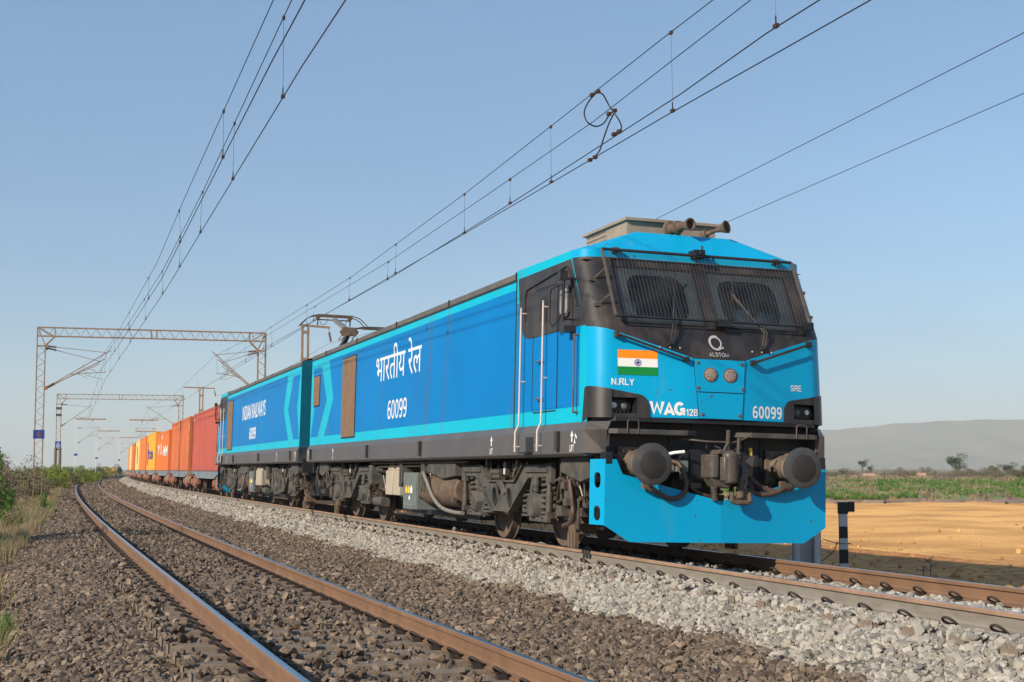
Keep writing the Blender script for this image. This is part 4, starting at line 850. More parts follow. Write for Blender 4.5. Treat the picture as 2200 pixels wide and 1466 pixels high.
        gq = MB(); gq.rings((x-.005, -.012, 1.10), (0, -1, 0), [(-.004, .170), (-.001, .165), (.004, .02)], 9, 0); gq.build('grease_patch', M['grease'], bf)
        c = MB(); c.rings((x, .24, 1.105), (0, 1, 0), [(0, .155), (.02, .165), (.05, .150), (.28, .160), (.36, .17)], 28, 0); c.box(x-.21, x+.21, .56, .60, .90, 1.31); c.box(x-.17, x+.17, .40, .56, 1.10, 1.13); c.box(x-.012, x+.012, .36, .56, .94, 1.28)
        for a in (-1, 1):
            for e in (-1, 1): c.rings((x+a*.165, .56, 1.105+e*.16), (0, -1, 0), [(0, .028), (.02, .028), (.021, .016), (.045, .015)], 6, 0)
        c.build('buffer_casing', M['casting'], bf)
    # coupler
    c = MB(); c.prism([(-.17, .60), (-.17, .28), (-.24, .20), (-.20, .06), (-.12, .04), (-.08, .16), (.02, .20), (.10, .12), (.20, .14), (.22, .30), (.17, .60)], 2, .96, 1.24)
    c.prism([(-.12, 1.24), (-.08, 1.30), (.10, 1.30), (.16, 1.24)], 1, .10, .34); c.prism([(-.20, .96), (-.14, .86), (.04, .84), (.10, .96)], 1, .08, .32)
    c.build('coupler_head', M['coupler'], root, .02)
    c = MB(); c.rings((.03, .06, .90), (0, 0, 1), [(0, .075), (.02, .092), (.34, .092), (.36, .075), (.38, .05)], 20); c.prism([(.03, -.03), (-.07, .0), (-.10, .07), (-.04, .12), (.05, .12)], 2, .93, 1.21); c.build('knuckle', M['coupler'], root, .01)
    c = MB(); c.tube([(-.45, .40, 1.42), (-.20, .18, 1.39), (.10, .12, 1.385), (.20, .15, 1.41), (.34, .16, 1.47)], .013, 8); c.tube([(.03, .12, 1.30), (.03, .10, 1.53)], .026, 8); c.tube([(.145, .10, .98), (.145, .06, 1.44)], .020, 8); c.tube([(-.02, .12, 1.27), (0, .10, 1.34), (.03, .10, 1.38)], .018, 8)
    c.build('uncoupling_lever', M['coupler'], root)
    c = MB(); rq = random.Random(9)
    for k in range(26):
        x, z, y = rq.uniform(-.26, .42), rq.uniform(.86, 1.36), rq.uniform(.10, .34); a_ = rq.uniform(.010, .026)
        if k % 3: c.rings((x, y, z), (rq.uniform(-.4, .4), -1, rq.uniform(-.3, .3)), [(0, a_), (.02, a_), (.021, a_*.6), (.045, a_*.55)], 6 if k % 2 else 10)
        else: c.tube([(x, y, z), (x+rq.uniform(-.1, .1), y-.02, z+rq.uniform(-.12, .12))], .009, 6)
    c.build('coupler_fittings', M['coupler'], root)
    c = MB(); c.box(.28, .50, .24, .44, 1.10, 1.24); c.box(.15, .30, .28, .42, 1.06, 1.28); c.box(.30, .42, .22, .40, .98, 1.10); c.build('coupler_bracket', M['coupler'], root, .012)
    c = MB(); c.box(.39, .42, .25, .28, 1.24, 1.33); c.build('valve_lever', M['yellow'], root)
    c = MB(); c.tube([(.22, .22, 1.16), (.24, .14, 1.08), (.23, .12, .96), (.25, .14, .93)], .035, 8, rr=[.03, .045, .05, .03]); c.build('shackle_arm', M['coupler'], root)
    c = MB(); c.cyl((.20, .12, .98), (.20, .12, .76), .036, n=10); c.cyl((.20, .12, .84), (.20, .12, .74), .055, n=10)
    c.tube([(.09, .12, .80), (.08, .10, .70), (.13, .09, .68), (.27, .09, .68), (.32, .10, .70), (.31, .12, .80)], .032, 8); c.cyl((.08, .12, .73), (.32, .12, .73), .026, n=8); c.build('screw_coupling', M['brown'], root)
    c = MB()
    for i in range(9):
        z = 1.0-.028*i; a = .0 if i % 2 else 1
        pts = [(.265+.004*i*0+math.cos(t)*.012*(a or .3)+.012*math.sin(i), .11+math.cos(t)*.012*(1-a), z+math.sin(t)*.022) for t in np.linspace(0, 2*math.pi, 9)]; c.tube(pts, .0038, 5)
    c.build('chain', M['beige'], root)
    c = MB(); c.rings((-.10, .20, .90), (0, -1, 0), [(0, .05), (.05, .05), (.06, .03)], 10); c.cyl((-.11, .2, .88), (-.09, .2, .70), .045, .035, n=10); c.box(-.36, -.22, .3, .42, .84, .90); c.build('coupler_support', M['coupler'], root)
    hoses = [([(-.60, .50, 1.15), (-.50, .36, 1.13), (-.46, .30, 1.02), (-.44, .25, .88), (-.49, .22, .77), (-.59, .21, .715), (-.72, .21, .725), (-.84, .21, .79), (-.93, .21, .83)], .030, 'rubber'),
             ([(.36, .40, 1.10), (.42, .32, .98), (.55, .26, .87), (.70, .22, .82), (.86, .20, .85), (1.0, .20, .92), (1.10, .22, .97)], .032, 'rubber'),
             ([(.26, .38, .98), (.36, .30, .84), (.52, .24, .78), (.70, .20, .80), (.84, .19, .87)], .030, 'rubber'),
             ([(-.42, .40, .98), (-.36, .36, .90), (-.28, .32, .80), (-.08, .30, .73), (.05, .28, .68)], .026, 'rubber'),
             ([(-.64, .46, 1.22), (-.55, .36, 1.25), (-.44, .30, 1.265)], .020, 'white')]
    for pts, r, mm in hoses:
        c = MB(); c.tube(catmull(pts, 5), r, 10); c.build('brake_hose', M[mm], root)
    for x, z in ((-.93, .83), (.86, .88)):
        c = MB(); c.tube([(x+.08, .21, z-.03), (x, .20, z+.0), (x-.07, .20, z+.03)], .035, 8, rr=[.03, .045, .035]); c.box(x-.09, x-.03, .17, .24, z-.01, z+.06); c.build('hose_coupling', M['brown'], root)
    c = MB(); c.box(-.78, -.52, .42, .58, 1.02, 1.16); c.box(-.50, -.36, .38, .58, 1.03, 1.16); c.cyl((-.44, .36, 1.08), (-.44, .36, .94), .035, n=8); c.build('brake_cock', M['tank'], root)
    # obstacle deflector
    p = MB()
    yy = lambda x, z: .22+.085*abs(x)/1.44
    for sg in (-1, 1):
        poly = [(0, .20), (sg*1.14, .20), (sg*1.45, .39), (sg*1.45, 1.155), (sg*1.31, 1.155), (sg*1.235, .985), (sg*.60, .83), (0, .69)]
        f = [(x, yy(x, z), z) for x, z in poly]; b = [(x, yy(x, z)+.012, z) for x, z in poly]; n = len(f)
        fs = [(0, 1, 2, 6, 7), (2, 3, 4, 5, 6)]
        # split: lower skirt and upper ear
        p.add(f+b, fs+[tuple(n+i for i in q) for q in fs]+[(i, (i+1) % n, n+(i+1) % n, n+i) for i in range(1, n-1)], 0)
        # side plate with two slots
        Y0, Y1 = yy(1.45, .6), .66; z0, z1 = .39, 1.155; X0, X1 = 1.45, 1.50
        def S(y, z, d=0): t = (y-Y0)/(Y1-Y0); return (sg*(X0+(X1-X0)*t-d), y, z)
        ys = [Y0, Y0+.10, Y1-.10, Y1]; 
        def slot(za, zb):  # hole outline, rounded
            cy = (ys[1]+ys[2])/2; hy = (ys[2]-ys[1])/2; return [(cy+hy*max(-1, min(1, 1.15*math.cos(t))), (za+zb)/2+(zb-za)/2*max(-1, min(1, 1.1*math.sin(t)))) for t in np.linspace(math.pi/4, math.pi/4+2*math.pi, 17)[:-1]]
        bands = [(z0, .72, .44, .61), (.72, z1, .82, 1.0)]
        for za, zb, ha, hb in bands:
            H = slot(ha, hb); R = []
            for (hy_, hz_) in H:
                cy = (ys[1]+ys[2])/2; cz = (ha+hb)/2; dx, dz = hy_-cy, hz_-cz
                ts = [((Y1-cy)/dx if dx > 0 else (Y0-cy)/dx) if abs(dx) > 1e-9 else 1e9, ((zb-cz)/dz if dz > 0 else (za-cz)/dz) if abs(dz) > 1e-9 else 1e9]; t = min(ts); R.append((cy+dx*t, cz+dz*t))
            n2 = len(H)
            for d in (0, .012): p.add([S(*q, d) for q in R]+[S(*q, d) for q in H], [(i, (i+1) % n2, n2+(i+1) % n2, n2+i) for i in range(n2)], 0)
            p.add([S(*q, 0) for q in H]+[S(*q, .012) for q in H], [(i, (i+1) % n2, n2+(i+1) % n2, n2+i) for i in range(n2)], 0)
            cyc = [(Y0, za), (Y1, za), (Y1, zb), (Y0, zb)]
            for cpt in cyc:   # fill the corner wedges
                near = sorted(range(n2), key=lambda i: (R[i][0]-cpt[0])**2+(R[i][1]-cpt[1])**2)
                A = [i for i in near if abs(R[i][0]-cpt[0]) < 1e-6][:1]; B = [i for i in near if abs(R[i][1]-cpt[1]) < 1e-6][:1]
                if A and B: p.add([S(*cpt), S(*R[A[0]]), S(*R[B[0]])], [(0, 1, 2)], 0)
        if fu: pass
    p.build('obstacle_deflector', M['nose'], root)
    q = MB()
    for sg in (-1, 1):
        q.beam((sg*1.30, .40, 1.18), (sg*1.30, .60, 1.0), .08, .08); q.box(min(sg*.9, sg*.98), max(sg*.9, sg*.98), .30, .62, .5, .95); q.box(min(sg*1.44, sg*1.36), max(sg*1.44, sg*1.36), .30, .5, 1.10, 1.24)
        q.box(min(sg*.4, sg*.46), max(sg*.4, sg*.46), .28, .62, .45, .95)
    q.build('deflector_bracket', M['navy'], root)
# ------------------------------------------------------------------ running gear of the locomotive
def underframe(root, fu):
    wb = 1.35
    wheels = MB()
    for s_ in (-1, 1):
        x = s_*.80; d = s_
        wheels.rings((x-d*.05, 0, 0), (d, 0, 0), [(0, .57), (.025, .575), (.03, .545), (.135, .535), (.137, .49), (.105, .47), (.095, .20), (.14, .17), (.15, .10)], 40)
    wheels.cyl((-.78, 0, 0), (.78, 0, 0), .09, n=16); wme = wheels.mesh('wheelset', [M['wheel']])
    for yc, mir in ((4.55, 1), (15.4, -1)):
        f = MB()
        for sg in (-1, 1):
            X = 1.34*sg; a0, a1 = sorted((X, X-sg*.05))
            P = [(-1.95, 1.06), (-.92, 1.06), (-.45, .87), (.45, .87), (.92, 1.06), (1.95, 1.06), (1.95, .95), (1.18, .93), (.42, .45), (-.42, .45), (-1.18, .93), (-1.95, .95)]
            # V shaped side plate with two round holes, built as two cheeks
            def cheek(pts, hole):
                cy, cz, r = hole; n = 28; H = [(cy+r*.8*math.cos(2*math.pi*i/n), cz+r*math.sin(2*math.pi*i/n)) for i in range(n)]
                R = []
                for i in range(n):
                    dx, dz = H[i][0]-cy, H[i][1]-cz; best = 1e9
                    for k in range(len(pts)):
                        (ax, az), (bx, bz) = pts[k], pts[(k+1) % len(pts)]; ex, ez = bx-ax, bz-az; den = dx*ez-dz*ex
                        if abs(den) < 1e-12: continue
                        t = ((ax-cy)*ez-(az-cz)*ex)/den; u = ((ax-cy)*dz-(az-cz)*dx)/den
                        if t > 0 and -1e-6 <= u <= 1+1e-6: best = min(best, t)
                    R.append((cy+dx*best, cz+dz*best))
                for xx in (a0, a1): f.add([(xx, yc+q[0], q[1]) for q in R]+[(xx, yc+q[0], q[1]) for q in H], [(i, (i+1) % n, n+(i+1) % n, n+i) for i in range(n)])
                f.add([(a0, yc+q[0], q[1]) for q in H]+[(a1, yc+q[0], q[1]) for q in H], [(i, (i+1) % n, n+(i+1) % n, n+i) for i in range(n)], 0, True)
                f.add([(a0, yc+q[0], q[1]) for q in R]+[(a1, yc+q[0], q[1]) for q in R], [(i, (i+1) % n, n+(i+1) % n, n+i) for i in range(n)])
                w0, w1 = sorted((X+sg*.035, X-sg*.03))
                for xx, yy in ((1, 1),):
                    RR = [(cy+r*.8*1.14*math.cos(2*math.pi*i/n), cz+r*1.12*math.sin(2*math.pi*i/n)) for i in range(n)]
                    f.add([(X+sg*.02, yc+q[0], q[1]) for q in H]+[(X+sg*.02, yc+q[0], q[1]) for q in RR]+[(X, yc+q[0], q[1]) for q in RR]+[(X-sg*.30, yc+q[0], q[1]) for q in H], [(i, (i+1) % n, n+(i+1) % n, n+i) for i in range(n)]+[(n+i, n+(i+1) % n, 2*n+(i+1) % n, 2*n+i) for i in range(n)]+[(i, (i+1) % n, 3*n+(i+1) % n, 3*n+i) for i in range(n)], 0, True)
            cheek([(0, .45), (.42, .45), (.93, .76), (.62, .87), (0, .87)], (.34, .655, .125)); cheek([(0, .45), (0, .87), (-.62, .87), (-.93, .76), (-.42, .45)], (-.34, .655, .125))
            for e in (-1, 1):
                f.prism([(yc+e*.62, .87), (yc+e*.93, .76), (yc+e*1.25, .93), (yc+e*1.95, .94), (yc+e*1.95, 1.10), (yc+e*.98, 1.10)], 0, a0, a1)
                f.box(*sorted((X+sg*.03, X-sg*.20)), yc+e*1.52-.45, yc+e*1.52+.45, 1.0, 1.07)
                f.box(*sorted((X+sg*.01, X-sg*.05)), yc+e*2.0-.10, yc+e*2.0+.10, .86, 1.12)
            # flanges around the plate
            for p, q in (((-.98, 1.10), (-.62, .87)), ((-.62, .87), (.62, .87)), ((.62, .87), (.98, 1.10)), ((-1.25, .93), (-.42, .45)), ((-.42, .45), (.42, .45)), ((.42, .45), (1.25, .93))):
                f.beam((X-sg*.02, yc+p[0], p[1]), (X-sg*.02, yc+q[0], q[1]), .13, .022)
            f.prism([(yc-.06, .87), (yc-.19, .87), (yc-.06, .70)], 0, a0+.0, a1+sg*.05*0) ; f.prism([(yc+.06, .87), (yc+.19, .87), (yc+.06, .70)], 0, a0, a1)
            for e in (-1, 1): f.beam((X+sg*.06, yc+e*.05, .87), (X+sg*.01, yc+e*.14, .70), .02, .10)
            f.box(*sorted((X-sg*.25, X-sg*.35)), yc-1.9, yc+1.9, .62, 1.0)
        f.box(-1.1, 1.1, yc-.35, yc+.35, .45, .95)
        [MB().box(-.70, .70, yc+e*wb-.55, yc+e*wb+.55, .24, .98).build('traction_motor', M['dark'], root, .05) for e in (-1, 1)]
        f.box(-.2, .2, yc-.2, yc+.2, .9, 1.2); f.box(-1.0, 1.0, yc-1.9, yc-1.7, .5, .95); f.box(-1.0, 1.0, yc+1.7, yc+1.9, .5, .95)
        bogie = f.build('bogie', [M['bogie']], root)
        for sg in (-1, 1): MB().box(*sorted((sg*.60, sg*.64)), yc-2.3, yc+2.3, .26, 1.14).build('dark_backing', M['dark'], bogie)  # dark plates added to block light seen through the bogie
        for e in (-1, 1):
            ya = yc+e*wb
            w = bpy.data.objects.new('wheelset', wme); COL.objects.link(w); w.parent = bogie; w.location = (0, ya, .546)
            for sg in (-1, 1):
                X = 1.30*sg; a = MB()
                # axle box: hexagonal cover, swing arm, safety strap
                a.rings((X-sg*.22, ya, .56), (sg, 0, 0), [(0, .20), (.17, .21), (.20, .185), (.27, .175), (.30, .15)], 6 if e*mir > 0 else 20)
                a.rings((X+sg*.02, ya, .56), (sg, 0, 0), [(0, .075), (.05, .07), (.055, .03)], 12)
                a.beam((X-sg*.1, ya, .44), (X-sg*.1, ya-e*.62, .50), .16, .10); a.box(*sorted((X-sg*.22, X+sg*.02)), ya-.20, ya+.52*e if e > 0 else ya+.20, .34, .40) if e > 0 else a.box(*sorted((X-sg*.22, X+sg*.02)), ya-.52, ya+.20, .34, .40)
                a.box(*sorted((X-sg*.02, X+sg*.02)), ya-.03, ya+.03, .74, 1.0); a.cyl((X, ya-e*.17, .72), (X, ya-e*.05, 1.0), .03, n=8)
                a.cyl((X+sg*.03, ya-.12, .75), (X+sg*.03, ya-.12, .97), .045, n=10); a.rings((X+sg*.03, ya-.12, .80), (0, 0, 1), [(0, .05), (.03, .06), (.06, .06), (.09, .05)], 10)
                a.build('axle_box', [M['bogie']], bogie, .008)
                for ys in (ya+e*.33, ya-e*.42):
                    c = MB(); n = 66; pts = [(X-sg*.08+.095*math.cos(i*.64), ys+.095*math.sin(i*.64), .42+.50*i/n) for i in range(n)]
                    c.tube(pts, .021, 6); c.cyl((X-sg*.08, ys, .40), (X-sg*.08, ys, .43), .13, n=16); c.cyl((X-sg*.08, ys, .93), (X-sg*.08, ys, .99), .13, n=16); c.build('coil_spring', [M['bogie']], bogie)
                d = MB(); yd = ya+e*.62; d.cyl((X+sg*.02, yd, .48), (X+sg*.02, yd, .74), .05, n=12); d.cyl((X+sg*.02, yd, .70), (X+sg*.02, yd, .98), .036, n=12); d.box(*sorted((X-sg*.06, X+sg*.06)), yd-.05, yd+.05, .40, .48); d.build('damper', [M['coupler']], bogie)
                br = MB(); br.beam((X-sg*.34, ya+e*.62, .78), (X-sg*.34, ya+e*.66, .30), .12, .08); br.box(*sorted((X-sg*.30, X-sg*.44)), ya+e*.60-.05, ya+e*.60+.05, .36, .66); br.cyl((X-sg*.2, ya+e*.6, .62), (X-sg*.5, ya+e*.6, .62), .06, n=10)
                br.build('brake_unit', [M['brown']], bogie)
        # small pipework, bolts and secondary springs
        for sg in (-1, 1):
            X = 1.30*sg; c = MB()
            for yy in (-.30, .30):
                for k in range(3): c.rings((X-sg*.18, yc+yy*1.0, .93+.07*k), (0, 0, 1), [(0, .10), (.02, .13), (.045, .13), (.065, .10)], 14)
            c.tube(catmull([(X, yc-.75, 1.12), (X+sg*.03, yc-.55, 1.02), (X, yc-.42, .95), (X, yc-.38, 1.12)], 4), .018, 6); c.tube(catmull([(X, yc+.70, 1.15), (X+sg*.03, yc+.60, .95), (X, yc+.72, .80)], 4), .016, 6)
            c.beam((X+sg*.0, yc-.60, 1.16), (X, yc-.40, .92), .05, .05); c.cyl((X+sg*.02, yc+.10, 1.0), (X+sg*.02, yc+.55, 1.0), .045, n=12); c.cyl((X+sg*.02, yc+.12, .93), (X+sg*.02, yc+.48, .93), .038, n=12)
            c.box(*sorted((X-sg*.03, X+sg*.04)), yc-.12, yc-.04, .95, 1.15); c.box(*sorted((X-sg*.05, X+sg*.03)), yc+.82, yc+.90, 1.02, 1.19)
            rq = random.Random(int(yc*10)+sg)
            for k in range(60):
                yy, zz = yc+rq.uniform(-2.0, 2.0), rq.uniform(.40, 1.12); xx = X-sg*rq.uniform(.02, .16)
                if abs(yy-yc) < .62 and zz < .86: zz = rq.uniform(.9, 1.12)
                t_ = rq.random(); a_ = rq.uniform(.015, .05)
                if t_ < .35: c.box(xx-a_, xx+a_, yy-a_*1.2, yy+a_*1.2, zz-a_, zz+a_*rq.uniform(.6, 1.6))
                elif t_ < .7: c.cyl((xx, yy, zz), (xx+sg*.01, yy+rq.uniform(-.22, .22), zz+rq.uniform(-.12, .12)), a_*.6, n=8)
                else: c.tube(catmull([(xx, yy, zz), (xx+sg*.04, yy+rq.uniform(-.1, .1), zz-.08), (xx, yy+rq.uniform(-.3, .3), zz-rq.uniform(.0, .2))], 4), .010, 5)
            c.build('bogie_pipework', [M['coupler']], bogie)
            q = MB(); q.box(*sorted((X+sg*.035, X+sg*.05)), yc-.10, yc-.055, .97, 1.05); q.build('data_plate', [M['white']], bogie)
            # sand pipes and brackets beyond the outer wheels
        g = MB()
        for sg in (-1, 1):
            e = -mir; yo = yc+e*2.35
            g.beam((sg*1.02, yc+e*1.9, .50), (sg*1.02, yo+e*.1, .24), .10, .12); g.box(*sorted((sg*.86, sg*1.12)), yo-.18, yo+.18, .22, .34)
            for k in range(3): g.box(*sorted((sg*1.10, sg*1.15)), yo-.15+.11*k, yo-.08+.11*k, .04, .24)
        g.build('rail_guard', [M['brown']], bogie)
    # equipment hung between and outside the bogies
    for sg in (-1, 1):
        X = sg*1.44
        def trap(y0, y1, ys, name='sandbox'):
            c = MB(); c.prism([(y0, 1.195), (y1, 1.195), (y1, .93), (ys, .88), (y0+(.0 if ys > y0 else 0), 1.0)], 0, *sorted((X, X-sg*.42))); c.build(name, [M['bogie']], root, .012)
        trap(1.85, .86, 1.15); trap(8.45, 6.75, 7.5); trap(11.6, 13.2, 12.5) if False else None; trap(L_END-1.85, L_END-.8, L_END-1.15)
        c = MB(); c.box(*sorted((X, X-sg*.45)), 9.1, 10.1, .34, .98); c.box(*sorted((X+sg*.012, X)), 9.14, 10.06, .38, .94); cs = c.build('equipment_case', [M['tank']], root, .012)
        for k in range(3):
            l = MB(); l.prism([(9.40+.18*k, .62), (9.54+.18*k, .62), (9.54+.18*k, .70), (9.47+.18*k, .76), (9.40+.18*k, .70)], 0, *sorted((X+sg*.0125, X+sg*.015))); l.build('warning_label', [M['yellow'] if k != (0 if sg < 0 else 2) else M['white']], cs)
        l = MB(); l.prism([(9.6, .58), (9.66, .54), (9.6, .48), (9.54, .54)], 0, *sorted((X+sg*.0125, X+sg*.015))); l.build('warning_label', [M['white']], cs)
        c = MB(); c.cyl((X-sg*.28, 6.9, .70), (X-sg*.28, 9.05, .70), .27, n=24); c.cyl((X-sg*.28, 6.86, .70), (X-sg*.28, 6.9, .70), .22, .26, n=24); c.build('air_tank', [M['brown']], root)
        for yy in (10.75, 11.35):
            c = MB(); c.box(*sorted((X-sg*.02, X-sg*.3)), yy-.26, yy+.26, .56, 1.02); c.prism([(yy-.26, 1.02), (yy+.26, 1.02), (yy+.14, 1.12), (yy-.14, 1.12)], 0, *sorted((X-sg*.05, X-sg*.27))); c.cyl((X-sg*.1, yy, 1.1), (X-sg*.1, yy, 1.2), .04, n=8); c.build('reservoir', [M['beige']], root, .02)
        for yy in (8.75, 10.32):
            c = MB(); x0, x1 = sorted((X+sg*.01, X-sg*.06))
            c.box(x0, x1, yy-.11, yy-.04, .72, 1.2); c.box(x0, x1, yy+.04, yy+.11, .72, 1.2); c.box(x0, x1, yy-.11, yy+.11, .72, .80); c.box(x0, x1, yy-.11, yy+.11, 1.08, 1.2); c.box(*sorted((X-sg*.05, X-sg*.5)), yy-.12, yy+.12, .95, 1.19)
            c.build('hanger_bracket', [M['bogie']], root, .006)
        c = MB(); c.box(-.9, .9, 7.2, 12.6, .50, 1.15) if sg < 0 else None
        if sg < 0: c.build('transformer_tank', [M['bogie']], root, .03)
        c = MB(); c.tube(catmull([(X+sg*.02, 8.62, .98), (X+sg*.04, 8.45, .92), (X+sg*.03, 8.26, .78), (X+sg*.02, 8.0, .60), (X+sg*.0, 7.5, .42), (X-sg*.02, 6.8, .36), (X-sg*.02, 6.3, .36)], 6), .032, 10); c.build('cable_hose', [M['greyhose']], root)
        c = MB(); c.tube(catmull([(X, 1.50, .90), (X+sg*.0, 1.42, .70), (X+sg*.02, 1.31, .52), (X, 1.40, .40), (X-sg*.02, 1.75, .33)], 6), .030, 10); c.tube(catmull([(X-sg*.02, 1.85, .92), (X-sg*.02, 1.62, .88), (X-sg*.04, 1.50, .90), (X-sg*.06, 1.48, .7), (X-sg*.06, 1.5, .45)], 4), .018, 6); c.build('sand_hose', [M['rubber']], root)
        c = MB(); c.box(*sorted((X-sg*.16, X-sg*.10)), 1.70, 1.95, .40, .90); c.cyl((X-sg*.2, 1.72, .25), (X-sg*.2, 1.72, .95), .03, n=8); c.box(*sorted((X-sg*.04, X-sg*.20)), 10.15, 10.22, .35, .55); c.box(*sorted((X-sg*.04, X-sg*.2)), 8.5, 8.9, .62, .70)
        for yy in (8.4, 8.62, 8.84): c.cyl((X, yy, .66), (X, yy, .78), .028, n=8)
        c.tube([(X, 6.0, 1.15), (X, 12.8, 1.15)], .02, 6); c.tube([(X-sg*.05, 8.2, 1.10), (X-sg*.05, 12.4, 1.08)], .015, 6); rq = random.Random(17+sg)
        for k in range(110):
            yy, zz = rq.choice([rq.uniform(6.6, 13.4), rq.uniform(.9, 2.4), rq.uniform(17.2, 18.9)]), rq.uniform(.5, 1.17); xx = X-sg*rq.uniform(.03, .30); a_ = rq.uniform(.02, .07); t_ = rq.random()
            if t_ < .45: c.box(xx-a_, xx+a_*.8, yy-a_*1.5, yy+a_*1.5, zz-a_, zz+a_)
            elif t_ < .75: c.cyl((xx, yy, zz), (xx, yy+rq.uniform(-.4, .4), zz+rq.uniform(-.05, .05)), a_*.5, n=8)
            else: c.tube(catmull([(xx, yy, 1.16), (xx+sg*.03, yy+rq.uniform(-.1, .1), .95), (xx, yy+rq.uniform(-.3, .3), rq.uniform(.55, .85))], 4), .013, 5)
        c.build('pipe_run', [M['coupler']], root)
        c = MB(); c.box(*sorted((X+sg*.0, X-sg*.30)), 12.75, 13.05, .75, 1.12); c.cyl((X-sg*.15, 12.2, 1.05), (X-sg*.15, 12.7, 1.05), .08, n=14); c.cyl((X-sg*.1, 11.9, .42), (X-sg*.1, 12.7, .42), .09, n=14); c.build('valve_block', [M['bogie']], root, .01)
def roof_parts(root, fu):
    if fu:
        a = MB(); a.box(-.63, .63, 1.74, 3.2, 4.04, 4.26, 0); a.box(-.67, .67, 1.68, 3.26, 4.262, 4.30, 0)
        for i in range(18):
            y = 2.45+.04*i
            for z in (4.10, 4.16, 4.22): a.box(-.6335, -.628, y, y+.022, z, z+.02, 1)
        a.box(-.636, -.63, 1.95, 2.35, 4.09, 4.22, 0)
        a.box(-.638, -.634, 1.98, 2.32, 4.11, 4.20, 1) if False else None
        a.build('air_conditioner', [M['acbox'], M['dark']], root, .006)
        h = MB(); h.rings((-.10, 1.62, 4.16), (.25, -1, .02), [(0, .05), (.02, .105), (.06, .105), (.07, .07), (.16, .06), (.18, .085), (.22, .085), (.23, .06), (.34, .05), (.46, .085), (.465, .07), (.40, .04)], 24)
        h.box(-.06, .0, 1.45, 1.55, 4.05, 4.12); h.build('horn', [M['brown']], root)
        h = MB(); h.rings((.36, 1.58, 4.11), (.55, -1, .22), [(0, .045), (.05, .06), (.08, .06), (.09, .03), (.22, .025), (.30, .045), (.40, .088), (.405, .076), (.30, .03)], 24); h.box(.33, .40, 1.50, 1.58, 4.05, 4.12); h.build('horn', [M['brown']], root)
    # raised or folded pantograph
    if fu:
        p = MB()  # folded head showing above the roof line
        for yy, dz in ((18.35, 0), (18.65, 0)):
            p.tube(catmull([(-.95, yy, 4.16), (-.80, yy, 4.30), (-.55, yy, 4.42), (0, yy, 4.44), (.55, yy, 4.42), (.80, yy, 4.30), (.95, yy, 4.16)], 5), .016, 6)
        p.beam((-.5, 18.5, 4.40), (.5, 18.5, 4.40), .06, .03); p.tube([(0, 18.5, 4.38), (-.05, 16.6, 4.16), (.05, 18.2, 4.02)], .03, 8); p.box(-.4, .4, 16.5, 18.4, 3.96, 4.0)
        for yy in (16.6, 18.3):
            for xx in (-.35, .35): p.rings((xx, yy, 3.86), (0, 0, 1), [(0, .05), (.03, .07), (.05, .04), (.08, .07), (.11, .04)], 10)
        p.build('folded_pantograph', [M['coupler']], root)
    else:
        p = MB(); y0 = 16.0
        p.box(-.4, .4, y0-.9, y0+.9, 4.02, 4.07)
        for yy in (y0-.8, y0+.8):
            for xx in (-.35, .35): p.rings((xx, yy, 3.86), (0, 0, 1), [(0, .05), (.04, .09), (.06, .05), (.10, .09), (.12, .05), (.17, .05)], 12)
        pb = p.build('pantograph', [M['panto']], root)
        hz = 5.36; yk = 17.2; yh = 14.95
        a = MB(); a.tube([(0, 15.55, 4.1), (0, yk, 4.72)], .07, 10); a.build('lower_arm', [M['dark']], pb)
        a = MB(); a.tube([(.12, 15.3, 4.08), (.10, yk+.12, 4.62)], .024, 8); a.tube([(-.16, 15.3, 4.08), (-.12, yk+.1, 4.60)], .018, 8); a.build('guide_rod', [M['steel']], pb)
        a = MB(); a.beam((0, yk-.1, 4.76), (0, yh+.1, hz-.10), .12, .09, 0); a.box(-.19, .19, yk-.10, yk+.10, 4.62, 4.84, 1); a.cyl((-.24, yk, 4.72), (.24, yk, 4.72), .05, n=10, m=1)
        a.tube(catmull([(.1, yk+.1, 4.6), (.2, yk+.2, 4.5), (.28, yk+.05, 4.5), (.2, yk, 4.62)], 4), .012, 6, 1); a.build('upper_arm', [M['panto'], M['brown']], pb)
        hd = MB()
        for dy in (-.18, .18):
            y = yh+dy
            hd.tube(catmull([(-.96, y, hz-.30), (-.88, y, hz-.20), (-.72, y, hz-.06), (-.5, y, hz+.01), (0, y, hz+.02), (.5, y, hz+.01), (.72, y, hz-.06), (.88, y, hz-.20), (.96, y, hz-.30)], 4), .013, 6)
            hd.box(-.5, .5, y-.03, y+.03, hz-.01, hz+.035, 1)
            for x in (-.46, .46): hd.box(x-.03, x+.03, y-.03, y+.03, hz-.06, hz, 1)
        for x in (-.96, .96): hd.tube([(x, yh-.18, hz-.30), (x, yh+.18, hz-.30)], .012, 6)
        for x in (-.46, .46): hd.box(x-.025, x+.025, yh-.2, yh+.2, hz-.08, hz-.045, 1); hd.tube([(x, yh, hz-.06), (x, yh, hz-.26)], .02, 6)
        hd.tube([(-.46, yh, hz-.10), (.46, yh, hz-.10)], .02, 6, 1)
        for x in (-.25, .3): hd.tube(catmull([(x-.12, yh, hz-.06), (x-.08, yh-.05, hz-.2), (x+.05, yh-.05, hz-.22), (x+.12, yh, hz-.08)], 4), .008, 5)
        hd.build('collector_head', [M['wire'], M['brown']], pb)
    e = MB()   # roof boxes and busbar along the centre line, only just seen over the edge
    for y in (5.5, 8.5, 11.5): e.box(-.6, .6, y-1.1, y+1.1, 3.86, 3.94)
    e.build('roof_hatch', [M['roof']], root, .02)
LOCO1 = empty('electric_locomotive', vehicle_frame(0, 4.55, 15.4), label='leading blue locomotive with lit-up nose, mesh windscreen guard and flag panel', cat='locomotive')
